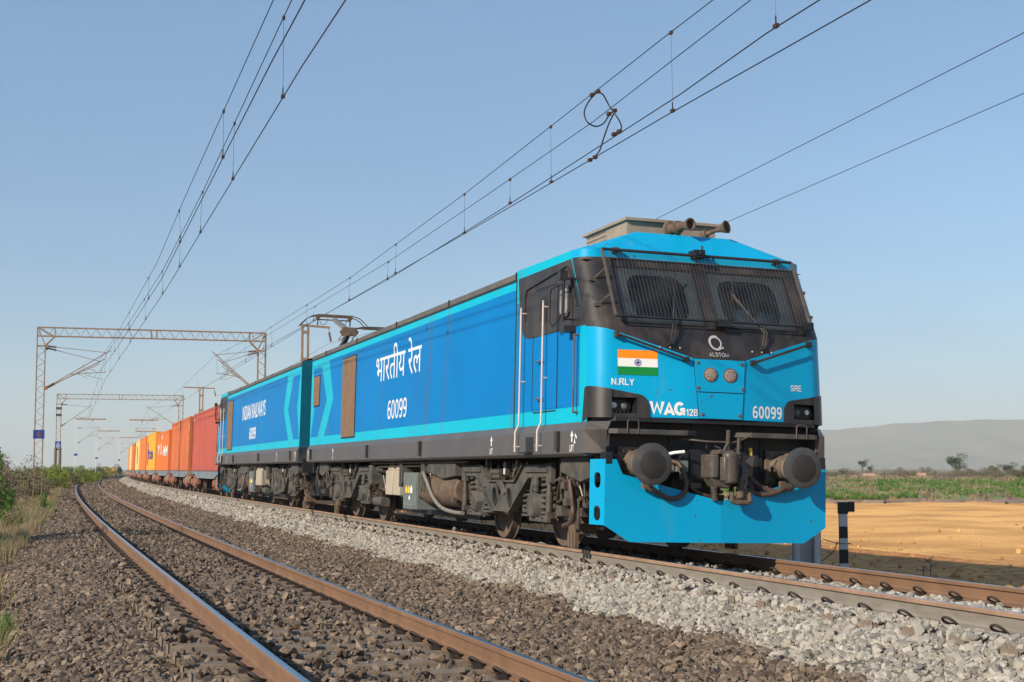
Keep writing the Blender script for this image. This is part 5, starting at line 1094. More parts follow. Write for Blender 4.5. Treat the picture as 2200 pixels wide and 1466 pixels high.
build_loco(LOCO1, True)
S2 = 39.8
LOCO2 = empty('electric_locomotive', vehicle_frame(S2, S2-15.4, S2-4.55, True), label='second blue locomotive carrying the raised pantograph, coupled back to back behind the leading one', cat='locomotive')
build_loco(LOCO2, False)
g = MB()   # gangway plates and cabinets between the two units
g.box(-1.0, 1.0, L_END+.02, L_END+.5, 1.35, 3.55); g.box(-1.42, -1.02, L_END+.02, L_END+.12, 2.2, 2.9, 1); g.cyl((0, L_END, 1.05), (0, L_END+1.5, 1.05), .12, n=12)
g.build('gangway', [M['dark'], M['acbox']], LOCO1)
# driver behind the right-hand pane
def driver():
    root = empty('person', LOCO1.matrix_world @ Matrix.Translation((1.20, 1.22, 2.62)), label='driver in a pale blue shirt seated behind the windscreen of the leading locomotive', cat='person')
    vs = [(0, 0, 0), (0, .0, .22), (0, -.02, .42), (0, -.03, .50), (0, -.05, .60), (0, -.06, .70), (-.17, -.02, .40), (-.22, -.12, .20), (-.16, -.36, .16), (-.13, -.45, .17), (.17, -.02, .40), (.22, -.12, .20), (.16, -.36, .16), (.13, -.45, .17),
          (-.12, -.15, -.02), (-.13, -.42, .0), (-.13, -.45, -.30), (.12, -.15, -.02), (.13, -.42, .0), (.13, -.45, -.30)]
    es = [(0, 1), (1, 2), (2, 3), (3, 4), (4, 5), (2, 6), (6, 7), (7, 8), (8, 9), (2, 10), (10, 11), (11, 12), (12, 13), (0, 14), (14, 15), (15, 16), (0, 17), (17, 18), (18, 19)]
    rd = [.16, .15, .14, .06, .085, .06, .065, .05, .035, .03, .065, .05, .035, .03, .09, .07, .05, .09, .07, .05]
    me = bpy.data.meshes.new('body'); me.from_pydata(vs, es, []); me.materials.append(M['skin']); o = bpy.data.objects.new('body', me); COL.objects.link(o); o.parent = root
    sk = o.modifiers.new('skin', 'SKIN'); 
    for i, r in enumerate(rd): me.skin_vertices[0].data[i].radius = (r, r)
    me.skin_vertices[0].data[0].use_root = True
    ss = o.modifiers.new('sub', 'SUBSURF'); ss.levels = 2; ss.render_levels = 2
    sh = MB(); sh.rings((0, 0, -.05), (0, 0, 1), [(0, .17), (.15, .185), (.35, .20), (.46, .17), (.52, .085), (.53, .07)], 20)
    for s_ in (-1, 1): sh.tube([(s_*.14, -.01, .42), (s_*.22, -.06, .32), (s_*.24, -.14, .18)], .075, 10, rr=[.085, .08, .065])
    sh.build('shirt', M['shirt'], root)
    h = MB(); h.rings((0, -.035, .60), (0, .1, 1), [(0, .092), (.05, .098), (.10, .085), (.14, .05), (.155, .01)], 16); h.build('hair', M['hair'], root)
    f = MB(); f.rings((0, -.125, .60), (0, -1, -.3), [(0, .018), (.025, .016), (.035, .006)], 8)
    for s_ in (-1, 1): f.rings((s_*.032, -.125, .63), (0, -1, 0), [(0, .010), (.006, .006)], 8); f.rings((s_*.088, -.045, .61), (s_, 0, 0), [(0, .022), (.012, .018)], 8)
    f.beam((-.022, -.130, .565), (.022, -.130, .565), .008, .006); f.build('face', M['skin'], root)
driver()
# ------------------------------------------------------------------ container wagons
def cpaint(name, c): return mat(name, c, .55, var=.07, scale=.6, dirt=(.16, .08, .05), dirt_amt=.45, dirt_scale=(.8, .9, .18), dirt_lo=.55, dirt_hi=.78, spec=.3)
M['wagonblue'] = mat('wagon_sill_slate', (.16, .20, .23), .7, var=.2, scale=3, dirt=DUST, dirt_amt=.6, dirt_scale=(2, 2, 2))
M['wbogie'] = mat('wagon_bogie_rust', (.24, .10, .065), .85, var=.3, scale=4, dirt=(.10, .065, .05), dirt_amt=.7, dirt_scale=(4, 4, 4))
def make_wagon():
    root = empty('container_wagon', label='', cat='flat wagon')
    m = MB()
    for sg in (-1, 1): m.prism([(-6.75, .98), (6.75, .98), (6.75, .84), (4.6, .82), (3.6, .66), (-3.6, .66), (-4.6, .82), (-6.75, .84)], 0, *sorted((sg*1.18, sg*1.10)))
    m.box(-.25, .25, -6.9, 6.9, .62, .95)
    for y in (-6.6, -5.6, -3.0, 0, 3.0, 5.6, 6.6): m.box(-1.2, 1.2, y-.1, y+.1, .82, .97)
    m.build('underframe', M['wagonblue'], root)
    for e in (-1, 1):
        b = MB(); b.box(-1.25, 1.25, e*6.85-.06, e*6.85+.06, .70, 1.0); b.build('headstock', M['wbogie'], root)
        c = MB(); c.cyl((0, e*6.9, .98-.12), (0, e*7.12, .86), .10, n=10); c.box(-.16, .16, min(e*7.02, e*7.16), max(e*7.02, e*7.16), .74, 1.0); c.build('coupler', M['wbogie'], root)
        c = MB(); c.cyl((-1.2, e*6.5, .7), (-1.32, e*6.5, .55), .02, n=6); c.tube([(-1.28, e*6.3, .95), (-1.32, e*6.3, .45), (-1.32, e*6.7, .45), (-1.28, e*6.7, .95)], .015, 6); c.build('brake_rigging', M['beige'], root)
        yc = e*4.9; f = MB()
        for sg in (-1, 1):
            X = sg*1.14
            f.prism([(yc-1.25, .62), (yc-.75, .70), (yc-.35, .86), (yc+.35, .86), (yc+.75, .70), (yc+1.25, .62), (yc+1.25, .40), (yc+.85, .36), (yc+.45, .22), (yc-.45, .22), (yc-.85, .36), (yc-1.25, .40)], 0, *sorted((X, X-sg*.12)))
            for a in (-1, 1): f.rings((X-sg*.05, yc+a*1.0, .46), (sg, 0, 0), [(0, .16), (.12, .15), (.16, .12)], 12)
            for a in (-.2, 0, .2): f.cyl((X+sg*.01, yc+a, .30), (X+sg*.01, yc+a, .66), .085, n=10)
        f.box(-1.1, 1.1, yc-.22, yc+.22, .5, .82); bg_ = f.build('bogie', M['wbogie'], root)
        for a in (-1, 1):
            w = MB()
            for sg in (-1, 1): w.rings((sg*.76, yc+a*1.0, .46), (sg, 0, 0), [(0, .49), (.03, .49), (.035, .455), (.14, .45), (.14, .38), (.09, .36), (.09, .1)], 26)
            w.cyl((-.8, yc+a*1.0, .46), (.8, yc+a*1.0, .46), .08, n=10); w.build('wheelset', M['wheel'], bg_)
    return root
def make_container(label, col, mark=None, H=2.6, posts=None):
    root = empty('shipping_container', label=label, cat='container'); pm = cpaint('container_paint', col); L, Wd = 12.19, 2.44; z0 = 0
    m = MB()
    for sg in (-1, 1):   # corrugated side walls
        n = 43; prof_ = []; y = -L/2+.12; st = (L-.24)/n
        for i in range(n): prof_ += [(y, 0), (y+st*.32, 0), (y+st*.5, -.036), (y+st*.82, -.036)]; y += st
        prof_.append((y, 0)); X = sg*(Wd/2-.012)
        vs = [(X+sg*d, yy, z) for yy, d in prof_ for z in (.14, H-.10)]
        m.add(vs, [(2*i, 2*i+1, 2*i+3, 2*i+2) for i in range(len(prof_)-1)])
    m.add([(-Wd/2+.03, -L/2+.1, H-.03), (Wd/2-.03, -L/2+.1, H-.03), (Wd/2-.03, L/2-.1, H-.03), (-Wd/2+.03, L/2-.1, H-.03)], [(0, 1, 2, 3)]); m.box(-Wd/2+.05, Wd/2-.05, -L/2+.05, L/2-.05, .1, .16)
    m.add([(-1.15, L/2-.04, .14), (1.15, L/2-.04, .14), (1.15, L/2-.04, H-.1), (-1.15, L/2-.04, H-.1)], [(0, 1, 2, 3)])
    w = m.build('corrugated_walls', pm, root)
    f = MB()
    for sg in (-1, 1):
        f.box(*sorted((sg*Wd/2, sg*(Wd/2-.07))), -L/2+.1, L/2-.1, 0, .155); f.box(*sorted((sg*Wd/2, sg*(Wd/2-.06))), -L/2+.1, L/2-.1, H-.11, H-.01)
        for e in (-1, 1): f.box(*sorted((sg*Wd/2, sg*(Wd/2-.14))), *sorted((e*L/2, e*(L/2-.12))), .11, H-.12)
    for e in (-1, 1): f.box(-Wd/2+.1, Wd/2-.1, *sorted((e*L/2, e*(L/2-.1))), 0, .14); f.box(-Wd/2+.1, Wd/2-.1, *sorted((e*L/2, e*(L/2-.08))), H-.12, H-.01)
    f.build('frame', pm, root)
    for sg in (-1, 1):
        for e in (-1, 1):
            for zz in (0, H-.118):
                c = MB(); c.box(*sorted((sg*(Wd/2+.006), sg*(Wd/2-.16))), *sorted((e*(L/2+.004), e*(L/2-.178))), zz, zz+.118); c.build('corner_casting', pm, root)
    for sg in (-1, 1):
        d = MB(); d.box(*sorted((sg*.02, sg*1.08)), -L/2+.01, -L/2+.05, .15, H-.12)
        for k in (.3, .75): d.cyl((sg*k, -L/2-.01, .12), (sg*k, -L/2-.01, H-.12), .018, n=6)
        d.build('door', pm, root)
    if mark:
        mm, words = mark; t = MB()
        for (body, ya, yb, za, zb) in words:
            place_text(t, body, -yb, -ya, za, zb, lambda u, v: (-Wd/2-.003, -u, v), bold=.04)
        t.build('lettering', mm, w)
    return root
WG = make_wagon()
CPAL = [
 ('pinkish red container on the first wagon, right behind the second locomotive', (.40, .085, .060), (M['white'], [('4 1', 5.4, 5.9, 2.25, 2.4)]), 2.6),
 ('rusty orange-red container on the second wagon behind the locomotives', (.50, .130, .045), (M['white'], [('45', -5.9, -5.7, 1.9, 2.3), ('UT', -5.9, -5.7, .8, 1.2), ('.', -5.9, -5.8, 1.4, 1.6)]), 2.6),
 ('bright orange container with white capitals low on its side, third in the train', (.68, .15, .030), (M['white'], [('I', 0.2, .9, 1.9, 2.2), ('MM', -5.2, -1.0, .85, 1.45), ('-', -.5, .2, 1.0, 1.1), ('I', .9, 1.6, .95, 1.65), ('Y', -1.9+4.2, 5.2, 1.0, 1.6)]), 2.35),
 ('amber yellow container with dark blue lettering, fourth in the train', (.80, .34, .035), (M['navyink'], [('I', 4.2, 5.0, .35, 2.0), ('ce', -3.0, 2.4, .75, 1.35), ('r', 2.6, 3.8, .75, 1.5)]), 2.6),
 ('plain orange container, fifth in the train between amber and cream ones', (.66, .17, .045), None, 2.6),
 ('cream yellow container, sixth in the train', (.74, .50, .16), (M['cabwall'], [('I', -1, .4, .5, 2.1)]), 2.6),
 ('dull red container, seventh in the train between two yellow ones', (.52, .13, .05), None, 2.6),
 ('straw yellow container, eighth in the train', (.76, .50, .18), None, 2.6),
 ('last visible orange container, at the far left end of the train', (.64, .22, .06), None, 2.6)]
ORD = ['first', 'second', 'third', 'fourth', 'fifth', 'sixth', 'seventh', 'eighth', 'ninth']
for i, (lab, col, mk, H) in enumerate(CPAL):
    sc = S2+.35+7.15+i*14.35
    w = WG if i == 0 else copy_tree(WG)
    fm = vehicle_frame(sc, sc-4.9, sc+4.9); w.matrix_world = fm
    tag(w, 'flat wagon with rusty bogies, %s behind the locomotives, under the %s container' % (ORD[i], ['pinkish red', 'rusty orange-red', 'bright orange lettered', 'amber yellow', 'plain orange', 'cream yellow', 'dull red', 'straw yellow', 'last orange'][i]), 'flat wagon', 'container wagons of the train')
    c = make_container(lab, col, mk, H); c['group'] = 'containers on the train'; c.matrix_world = fm @ Matrix.Translation((0, 0, .985))
# ------------------------------------------------------------------ overhead line
def wire_tube(mb, pts, r, m=0, n=5): mb.tube(pts, r, n, m)
def line_pts(keys, step=4):
    """keys: (s, off, z) at known places; straight between the supports, sampled along the way"""
    s_, o_, z_ = zip(*keys); P = []
    for a, b in zip(keys[:-1], keys[1:]):
        n = max(1, int((b[0]-a[0])/step)); A = at(*a); B = at(*b)
        for i in range(n): P.append(A.lerp(B, i/n))
    P.append(at(*keys[-1])); return P
def at_s(P, y):
    for a, b in zip(P[:-1], P[1:]):
        if a.y <= y <= b.y: return a.lerp(b, (y-a.y)/(b.y-a.y))
    return P[-1]
def overhead(label, contact, mess, drops, rc=.0075, rm=.0065, dz=None):
    root = empty('overhead_line', loc=at(0, contact[0][1], 0), label=label, cat='overhead wire', group='overhead lines'); inv = Matrix.Translation(-root.location)
    C = [inv @ p for p in line_pts(contact)]; Q = [inv @ p for p in line_pts(mess)]
    c = MB(); wire_tube(c, C, rc); c.build('contact_wire', M['wire'], root); c = MB(); wire_tube(c, Q, rm); c.build('messenger_wire', M['wire'], root)
    for y in drops:
        a, b = at_s(C, y), at_s(Q, y); d = MB(); d.tube([a+Vector((0, 0, .10)), a+Vector((0, 0, .28)), b], .0028, 4)
        d.tube([a+Vector((0, 0, .0)), a+Vector((0, 0, .12))], .008, 5); d.box(a.x-.02, a.x+.02, a.y-.035, a.y+.035, a.z-.005, a.z+.035, 1); d.box(b.x-.015, b.x+.015, b.y-.03, b.y+.03, b.z-.03, b.z+.012, 1)
        d.build('dropper', [M['wire'], M['copper']], root)
    return root
P1, P2 = 58.0, 121.0
sup = [P1, P2, 188, 250, 305, 360]
def tailkeys(off, z, offs2): return [(q, off+o, z) for q, o in zip(sup[1:], offs2)]
# near track: working line, then the overlapping one
overhead('overhead wires nearest the camera above the empty near track, ending at top centre-left', [(-14, -5.16, 5.45), (0, -5.08, 5.45), (20, -4.84, 5.45), (P1, -5.05, 5.42), (P2, -5.5, 5.4), (188, -5.1, 5.4), (250, -5.5, 5.4), (305, -5.1, 5.4), (360, -5.3, 5.4)],
         [(-14, -5.35, 6.75), (1.5, -5.06, 6.42), (11.5, -4.90, 6.22), (21.5, -4.86, 6.02), (35, -4.95, 6.05), (P1, -5.0, 6.75), (80, -5.2, 6.0), (P2, -5.4, 6.7), (155, -5.3, 6.0), (188, -5.1, 6.7), (250, -5.4, 6.7), (305, -5.2, 6.7)],
         [-6.5, 1.4, 6.5, 11.7, 16.5, 21.6, 28, 36, 44, 52, 66, 74, 84, 96, 108])
overhead('second pair of overhead wires over the near track, running just left of the nearest pair', [(-14, -5.62, 5.5), (0, -5.42, 5.45), (18.5, -5.09, 5.45), (40, -5.15, 5.55), (P1, -5.3, 5.85), (66, -5.5, 6.0)],
         [(-14, -5.62, 6.35), (0, -5.40, 6.16), (12, -5.22, 6.08), (20, -5.1, 6.02), (40, -5.15, 6.1), (P1, -5.35, 6.35), (66, -5.5, 6.5)], [-4, 5, 13, 23, 32, 42], rm=.006)
overhead('overhead wires over the train, the lower pair with the pantograph pressed against it', [(-14, -.42, 5.5), (1, -.30, 5.5), (10.5, -.14, 5.5), (25, .01, 5.5), (P1, .25, 5.48), (P2, -.2, 5.4), (188, .2, 5.4), (250, -.2, 5.4), (305, .2, 5.4)],
         [(-14, -.45, 6.95), (1, -.31, 6.51), (10.5, -.14, 6.26), (22, .0, 6.1), (38, .1, 6.2), (P1, .25, 6.75), (85, .0, 6.05), (P2, -.2, 6.7), (155, 0, 6.0), (188, .2, 6.7), (250, -.2, 6.7), (305, .2, 6.7)], [-5.5, .8, 5.5, 10.6, 16.5, 22, 29, 37, 45, 52, 68, 78, 90, 104])
overhead('inner overhead wire pair over the train carrying the looped jumper cable', [(-14, -.95, 5.6), (-2.5, -.76, 5.5), (0, -.57, 5.5), (7.5, -.27, 5.5), (17.5, .0, 5.5), (36, .15, 5.6), (P1, .6, 5.85)],
         [(-14, -.95, 6.3), (-2.5, -.70, 6.02), (3.2, -.42, 5.92), (9, -.22, 5.92), (17.5, 0.02, 5.93), (36, .2, 6.05), (P1, .6, 6.4)], [-2.7, 7.4, 17.6, 28, 40], rm=.006)
# looped jumper between the wires over the train
def jumper():
    root = empty('jumper_cable', loc=(0, 3, 5.5), label='looped black jumper cable bridging the overhead wires above the locomotive cab', cat='cable'); inv = lambda p: Vector(p)-root.location
    ray = lambda u, v, y: (lambda d: CAMP+d*((y-CAMP.y)/d.y))(F_+R_*((u-1100)/3120.2)-U_*((v-733)/3120.2))
    A = [(1285, 197, 3.2), (1268, 215, 3.2), (1256, 240, 3.1), (1262, 262, 3.0), (1280, 272, 3.0), (1297, 266, 3.1), (1308, 250, 3.2), (1318, 240, 3.3)]
    B = [(1285, 197, 3.2), (1297, 205, 3.2), (1308, 225, 3.2), (1320, 243, 3.1), (1330, 258, 3.0), (1336, 275, 2.6), (1326, 287, 2.2)]
    Cc = [(1320, 243, 3.2), (1308, 268, 3.3), (1296, 302, 3.5), (1288, 325, 3.6), (1272, 343, 3.7)]
    for k in (A, B, Cc): m = MB(); m.tube([inv(p) for p in catmull([ray(*q) for q in k], 5)], .0105, 7); m.build('cable_strand', M['wire'], root)
    for u, v, y in ((1285, 198, 3.2), (1273, 205, 3.2), (1321, 239, 3.2), (1309, 246, 3.2), (1331, 284, 2.2), (1320, 290, 2.25), (1279, 339, 3.6), (1268, 345, 3.75)):
        p = inv(ray(u, v, y)); m = MB(); m.box(p.x-.03, p.x+.03, p.y-.035, p.y+.035, p.z-.02, p.z+.03); m.build('clamp', M['copper'], root, .008)
jumper()
for lab, k in (('upper bare feeder wire crossing the sky right of the horns', [(-12, 2.0, 7.0), (-2, 2.8, 6.0+.0), (10.5, 3.82, 6.0), (48, 6.8, 6.0)]), ('lower bare feeder wire, rightmost wire in the sky', [(-12, 3.6, 6.05), (.5, 4.55, 6.0), (10.5, 5.33, 6.0), (48, 8.3, 6.0)])):
    k[0] = (-12, k[1][1]-(k[2][1]-k[1][1])/(k[2][0]-k[1][0])*(12+k[1][0]), 6.0)
    m = MB(); wire_tube(m, line_pts(k, 3), .0055); tag(m.build('feeder_wire', M['wire']), lab, 'wire', 'feeder wires')

# ------------------------------------------------------------------ masts and portals
def insulator(mb, p, q, m=1, r=.07, n=6):
    p = Vector(p); q = Vector(q); d = (q-p); L = d.length; prof_ = [(0, .03)]
    for i in range(n): t = L*(i+.2)/n; prof_ += [(t, .03), (t+L*.25/n, r), (t+L*.45/n, r*.8), (t+L*.5/n, .03)]
    prof_.append((L, .03)); mb.rings(p, d, prof_, 10, m)
def lattice(mb, p0, p1, w, side, ch=.05, n=12, m=0, both=True):
    """two chords with zigzag lacing in the plane spanned by p1-p0 and side; doubled to give depth"""
    p0, p1, side = Vector(p0), Vector(p1), Vector(side).normalized(); dep = (p1-p0).normalized().cross(side).normalized()
    for k in ((-1, 1) if both else (0,)):
        o = dep*k*.10
        for s_ in (-1, 1): mb.beam(p0+side*s_*w/2+o, p1+side*s_*w/2+o, ch, ch, m)
        for i in range(n):
            a = p0.lerp(p1, i/n); b = p0.lerp(p1, (i+.5)/n); c = p0.lerp(p1, (i+1)/n)
            mb.beam(a-side*w/2+o, b+side*w/2+o, .022, .012, m); mb.beam(b+side*w/2+o, c-side*w/2+o, .022, .012, m)
    if both:
        for i in range(0, n+1, 2):
            a = p0.lerp(p1, i/n)
            for s_ in (-1, 1): mb.beam(a+side*s_*w/2-dep*.1, a+side*s_*w/2+dep*.1, .03, .012, m)
def cantilever(root, x0, zl, zu, xe, ze, zc, dr, y=0, arm=True):
    """bracket from a post at x0 reaching to xe; dr=+1 towards +x"""
    b = MB(); L = Vector((x0+dr*.10, y, zl)); U = Vector((x0+dr*.10, y, zu)); E = Vector((xe, y, ze)); d = (E-L).normalized()
    insulator(b, L, L+d*.42); b.tube([L+d*.4, E+d*.25], .026, 6, 0)
    u = (E-U).normalized(); insulator(b, U, U+u*.42); b.tube([U+u*.4, E], .016, 6, 0); b.box(x0-.02, x0+dr*.14 if dr > 0 else x0+.02, y-.08, y+.08, zl-.08, zl+.08, 0) if dr > 0 else b.box(x0-.14, x0+.02, y-.08, y+.08, zl-.08, zl+.08, 0)
    b.box(min(x0, x0+dr*.14), max(x0, x0+dr*.14), y-.08, y+.08, zu-.08, zu+.08, 0)
    if arm:
        m_ = L.lerp(E, .38); b.tube([m_, (xe+dr*.0, y, zc+.38)], .018, 6, 0); b.tube([L.lerp(E, .55), (m_.x+dr*1.0, y, m_.z+.0)], .008, 4, 0); b.tube([(m_.x+dr*.75, y, zc+.36), (m_.x+dr*.75, y, zc+.22), (xe-dr*.15, y, zc+.02)], .012, 5, 0); b.tube([E, (xe-dr*.1, y, zc+.38)], .006, 4, 0)
    return b.build('cantilever', [M['galv'], M['porcelain']], root)
def portal(sv, x0, x1, zt, label, sign, zb=-.9):
    root = empty('portal_mast', frame(sv, 0, 0), label=label, cat='catenary portal', group='catenary portals')
    for x, dr in ((x0, 1), (x1, -1)):
        m = MB(); lattice(m, (x, 0, zb), (x, 0, zt-.9), .38, (1, 0, 0), .055, 15); m.beam((x-dr*.19, -.1, zt-.9), (x-dr*.19, -.1, zt), .06, .06); m.beam((x-dr*.19, .1, zt-.9), (x-dr*.19, .1, zt), .06, .06)
        for yy in (-.1, .1): m.beam((x+dr*.19, yy, zt-.9), (x+dr*.62, yy, zt-.46), .06, .06); m.beam((x-dr*.19, yy, zt-.02), (x+dr*.62, yy, zt-.46), .045, .045); m.beam((x-dr*.17, yy, zt-.05), (x+dr*.19, yy, zt-.88), .045, .045); m.beam((x-.19, yy, zt-.92), (x+.19, yy, zt-.92), .05, .05)
        m.build('leg', M['galv'], root)
    m = MB(); zc = zt-.23
    lattice(m, (x0-.19, 0, zc), (x1+.19, 0, zc), .42, (0, 0, 1), .05, 22)
    for x in (x0+.62, x1-.62, (x0+x1)/2-.13, (x0+x1)/2+.13): m.beam((x, -.1, zt-.44), (x, -.1, zt-.02), .05, .05); m.beam((x, .1, zt-.44), (x, .1, zt-.02), .05, .05)
    m.build('beam', M['galv'], root)
    s_ = MB(); s_.box(x0-.26, x0+.26, -.135, -.128, sign[0], sign[0]+sign[1], 0)
    if sign[2] == 'plate':
        place_text(s_, '8', x0-.10, x0+.10, sign[0]+.08, sign[0]+sign[1]-.08, lambda u, v: (u, -.139, v), 1, bold=.02)
    else:
        c = sign[0]+sign[1]/2; a = .15
        for p, q in (((0, .28), (a, 0)), ((a, 0), (0, -.28)), ((0, -.28), (-a, 0)), ((-a, 0), (0, .28))): s_.beam((x0+p[0], -.14, c+p[1]), (x0+q[0], -.14, c+q[1]), .01, .04, 1)
        s_.box(x0-.03, x0+.03, -.141, -.138, c-.1, c+.1, 1)
    s_.build('number_plate', [M['signblue'], M['rust'] if sign[2] == 'plate' else M['white']], root)
    return root
pr1 = portal(P1, -8.05, 2.55, 7.95, 'nearest lattice portal straddling both tracks, rusty with a small blue plate on its left leg', (2.55, .42, 'plate'))
cantilever(pr1, -7.86, 5.0, 7.0, -5.0, 6.75, 5.42, 1, -.25); cantilever(pr1, -7.86, 5.0, 6.95, -5.3, 6.35, 5.85, 1, .25)
cantilever(pr1, 2.36, 5.0, 7.0, .25, 6.75, 5.48, -1, -.25); cantilever(pr1, 2.36, 5.0, 6.95, .6, 6.40, 5.85, -1, .25)
pr2 = portal(P2, -8.0, 2.7, 7.85, 'second lattice portal farther down the line, with a white diamond on its blue plate', (2.8, .78, 'diamond'))
cantilever(pr2, -7.8, 5.0, 6.9, -5.4, 6.7, 5.4, 1); cantilever(pr2, 2.5, 5.0, 6.9, -.2, 6.7, 5.4, -1)
w_ = MB()
for z in (6.45, 5.85): w_.box(-8.25, -7.75, -.25, .25, z, z+.2)
w_.build('balance_weight', M['coupler'], pr2)
for x in (-8.2, -7.82):
    w_ = MB(); w_.cyl((x, -.3, 1.0), (x, -.3, 3.0), .13, n=12); w_.build('balance_weight', M['casting'], pr2)
def single_mast(sv, off, dr, zt, label, arm=3.8, xe=None, z0=-.9, plate=True):
    root = empty('catenary_mast', frame(sv, off, 0), label=label, cat='catenary mast', group='single catenary masts beyond the portals')
    m = MB(); lattice(m, (0, 0, z0), (0, 0, zt), .34, (1, 0, 0), .07, 14); m.build('post', M['greybox'], root)
    if arm: m = MB(); m.beam((-dr*.1, 0, zt-.08), (dr*arm, 0, zt-.08), .14, .16); m.box(dr*arm*.55-.08, dr*arm*.55+.08, -.1, .1, zt-.35, zt-.16); m.build('boom', M['galv'], root)
    cantilever(root, dr*.17, zt-3.3, zt-1.3, dr*2.9, zt-1.2, zt-2.4, dr, arm=True)
    if plate: p = MB(); p.box(-.22, .22, -.145, -.14, 2.9, 3.2); p.build('number_plate', M['signblue'], root)
    return root
single_mast(188, -7.85, 1, 7.9, 'third support on the left, pale lattice mast with a boom arm')
single_mast(250, -7.6, 1, 7.9, 'fourth support on the left, pale mast with a boom arm')
single_mast(305, -7.6, 1, 7.9, 'fifth support on the left, pale mast just left of the last container')
single_mast(375, -7.6, 1, 7.9, 'sixth and farthest support on the left of the line', 3.0)
single_mast(190, 2.8, -1, 7.9, 'pale mast on the right of the train with a boom arm, above the containers')
single_mast(252, 2.6, -1, 7.9, 'second pale mast right of the train, low above the cream container')
def feeder_mast(sv, off, zt, label, flip=1, both=False):
    root = empty('feeder_mast', frame(sv, off, 0), label=label, cat='mast', group='feeder masts behind the train')
    m = MB()
    for x in (-.11, .13): m.beam((x, 0, -1.0), (x, 0, zt), .06, .10)
    for z in np.arange(1.0, zt, 1.15): m.box(-.12, .15, -.05, .05, z, z+.12)
    m.box(-.14, .17, -.07, .07, -1, 5.9-.25 if sv < 60 else 2); m.build('post', M['galv'], root)
    m = MB(); m.beam((-1.35 if both else -.15, 0, zt-.05), (1.05, 0, zt-.12), .07, .09); m.build('cross_arm', M['galv'], root)
    i = MB(); i.cyl((1.0, 0, zt-.12), (1.02, 0, zt-.32), .015, n=6, m=0); insulator(i, (1.02, 0, zt-.32), (1.10, 0, zt-.72)); i.build('insulator', [M['galv'], M['porcelain']], root)
    return root
feeder_mast(45, 2.65, 7.15, 'twin-channel mast with a hanging brown insulator, above the joint of the two locomotives')
feeder_mast(100, 3.0, 7.5, 'feeder mast with a long cross arm rising behind the pinkish red container', both=True)
k = [(45, 3.7, 6.37), (62, 3.8, 6.1), (100, 4.1, 6.75)]
m = MB(); wire_tube(m, line_pts([(14, 5.3, 5.95), (30, 4.4, 6.0)]+k, 3), .006); tag(m.build('feeder_wire', M['wire']), 'thin feeder wire slung between the insulators of the two feeder masts', 'wire', 'feeder wires')
# ------------------------------------------------------------------ placing by direction and depth from the camera
def gp(u, D, z=None):
    p = CAMP+F_*D+R_*((u-1100)/3120.2*D); return Vector((p.x, p.y, z if z is not None else -1.0))
def leaf_mat(name, c1, c2, c3=None):
    mt = bpy.data.materials.new(name); mt.use_nodes = True; n = mt.node_tree; N = n.nodes; L = n.links; b = N['Principled BSDF']; b.inputs['Roughness'].default_value = .6; b.inputs['Specular IOR Level'].default_value = .25
    g = N.new('ShaderNodeNewGeometry'); cr = N.new('ShaderNodeValToRGB'); L.new(g.outputs['Random Per Island'], cr.inputs[0]); cr.color_ramp.elements[0].color = (*c1, 1); cr.color_ramp.elements[1].color = (*c2, 1)
    if c3: e = cr.color_ramp.elements.new(.85); e.color = (*c2, 1); cr.color_ramp.elements[2].color = (*c3, 1)
    L.new(cr.outputs[0], b.inputs['Base Color'])
    t = N.new('ShaderNodeBsdfTranslucent'); L.new(cr.outputs[0], t.inputs[0]); mx = N.new('ShaderNodeMixShader'); mx.inputs[0].default_value = .3
    L.new(b.outputs[0], mx.inputs[1]); L.new(t.outputs[0], mx.inputs[2]); L.new(mx.outputs[0], N['Material Output'].inputs[0]); return mt
LM = {'lime': leaf_mat('leaves_lime', (.14, .20, .02), (.25, .32, .045), (.36, .36, .10)), 'olive': leaf_mat('leaves_olive', (.13, .13, .05), (.23, .21, .095), (.32, .26, .15)),
      'grey': leaf_mat('leaves_dry_grey', (.17, .13, .10), (.27, .21, .17), (.38, .29, .25)), 'dark': leaf_mat('leaves_dark', (.05, .075, .03), (.10, .13, .05), (.15, .16, .08)), 'deep': leaf_mat('leaves_deep_green', (.05, .14, .015), (.09, .24, .03), (.16, .30, .06)),
      'straw': leaf_mat('straw_blades', (.30, .22, .12), (.46, .35, .19), (.55, .43, .26)), 'grass': leaf_mat('green_blades', (.10, .18, .04), (.20, .29, .07), (.34, .36, .14)), 'bark': mat('bark', (.13, .10, .075), .9, var=.3, scale=8)}
def crown(mats_, seed, rx, ry, rz, n, leaf, blobs=9, flat=.0, skip=.25):
    r = np.random.default_rng(seed); C = []
    bl = [(r.normal(0, .42, 3)*np.array([rx, ry, rz])+np.array([0, 0, rz*.1]), r.uniform(.28, .55)) for _ in range(blobs)]
    k = r.integers(0, blobs, n); d = r.normal(0, 1, (n, 3)); d /= np.linalg.norm(d, axis=1)[:, None]; rad = r.uniform(.55, 1.05, n)
    cen = np.array([bl[i][0] for i in k]); sc = np.array([bl[i][1] for i in k]); P = cen+d*(rad*sc)[:, None]*np.array([rx, ry, rz])
    P[:, 2] = np.maximum(P[:, 2], -rz*.98); a = r.normal(0, 1, (n, 3)); a /= np.linalg.norm(a, axis=1)[:, None]; b = np.cross(a, r.normal(0, 1, (n, 3))); b /= np.linalg.norm(b, axis=1)[:, None]
    s = leaf*r.uniform(.6, 1.4, n)[:, None]; V = np.stack([P-a*s, P+b*s*.5, P+a*s, P-b*s*.5], 1).reshape(-1, 3); F = np.arange(4*n).reshape(-1, 4)
    me = bpy.data.meshes.new('foliage'); me.from_pydata(V.tolist(), [], F.tolist()); me.materials.append(mats_); return me
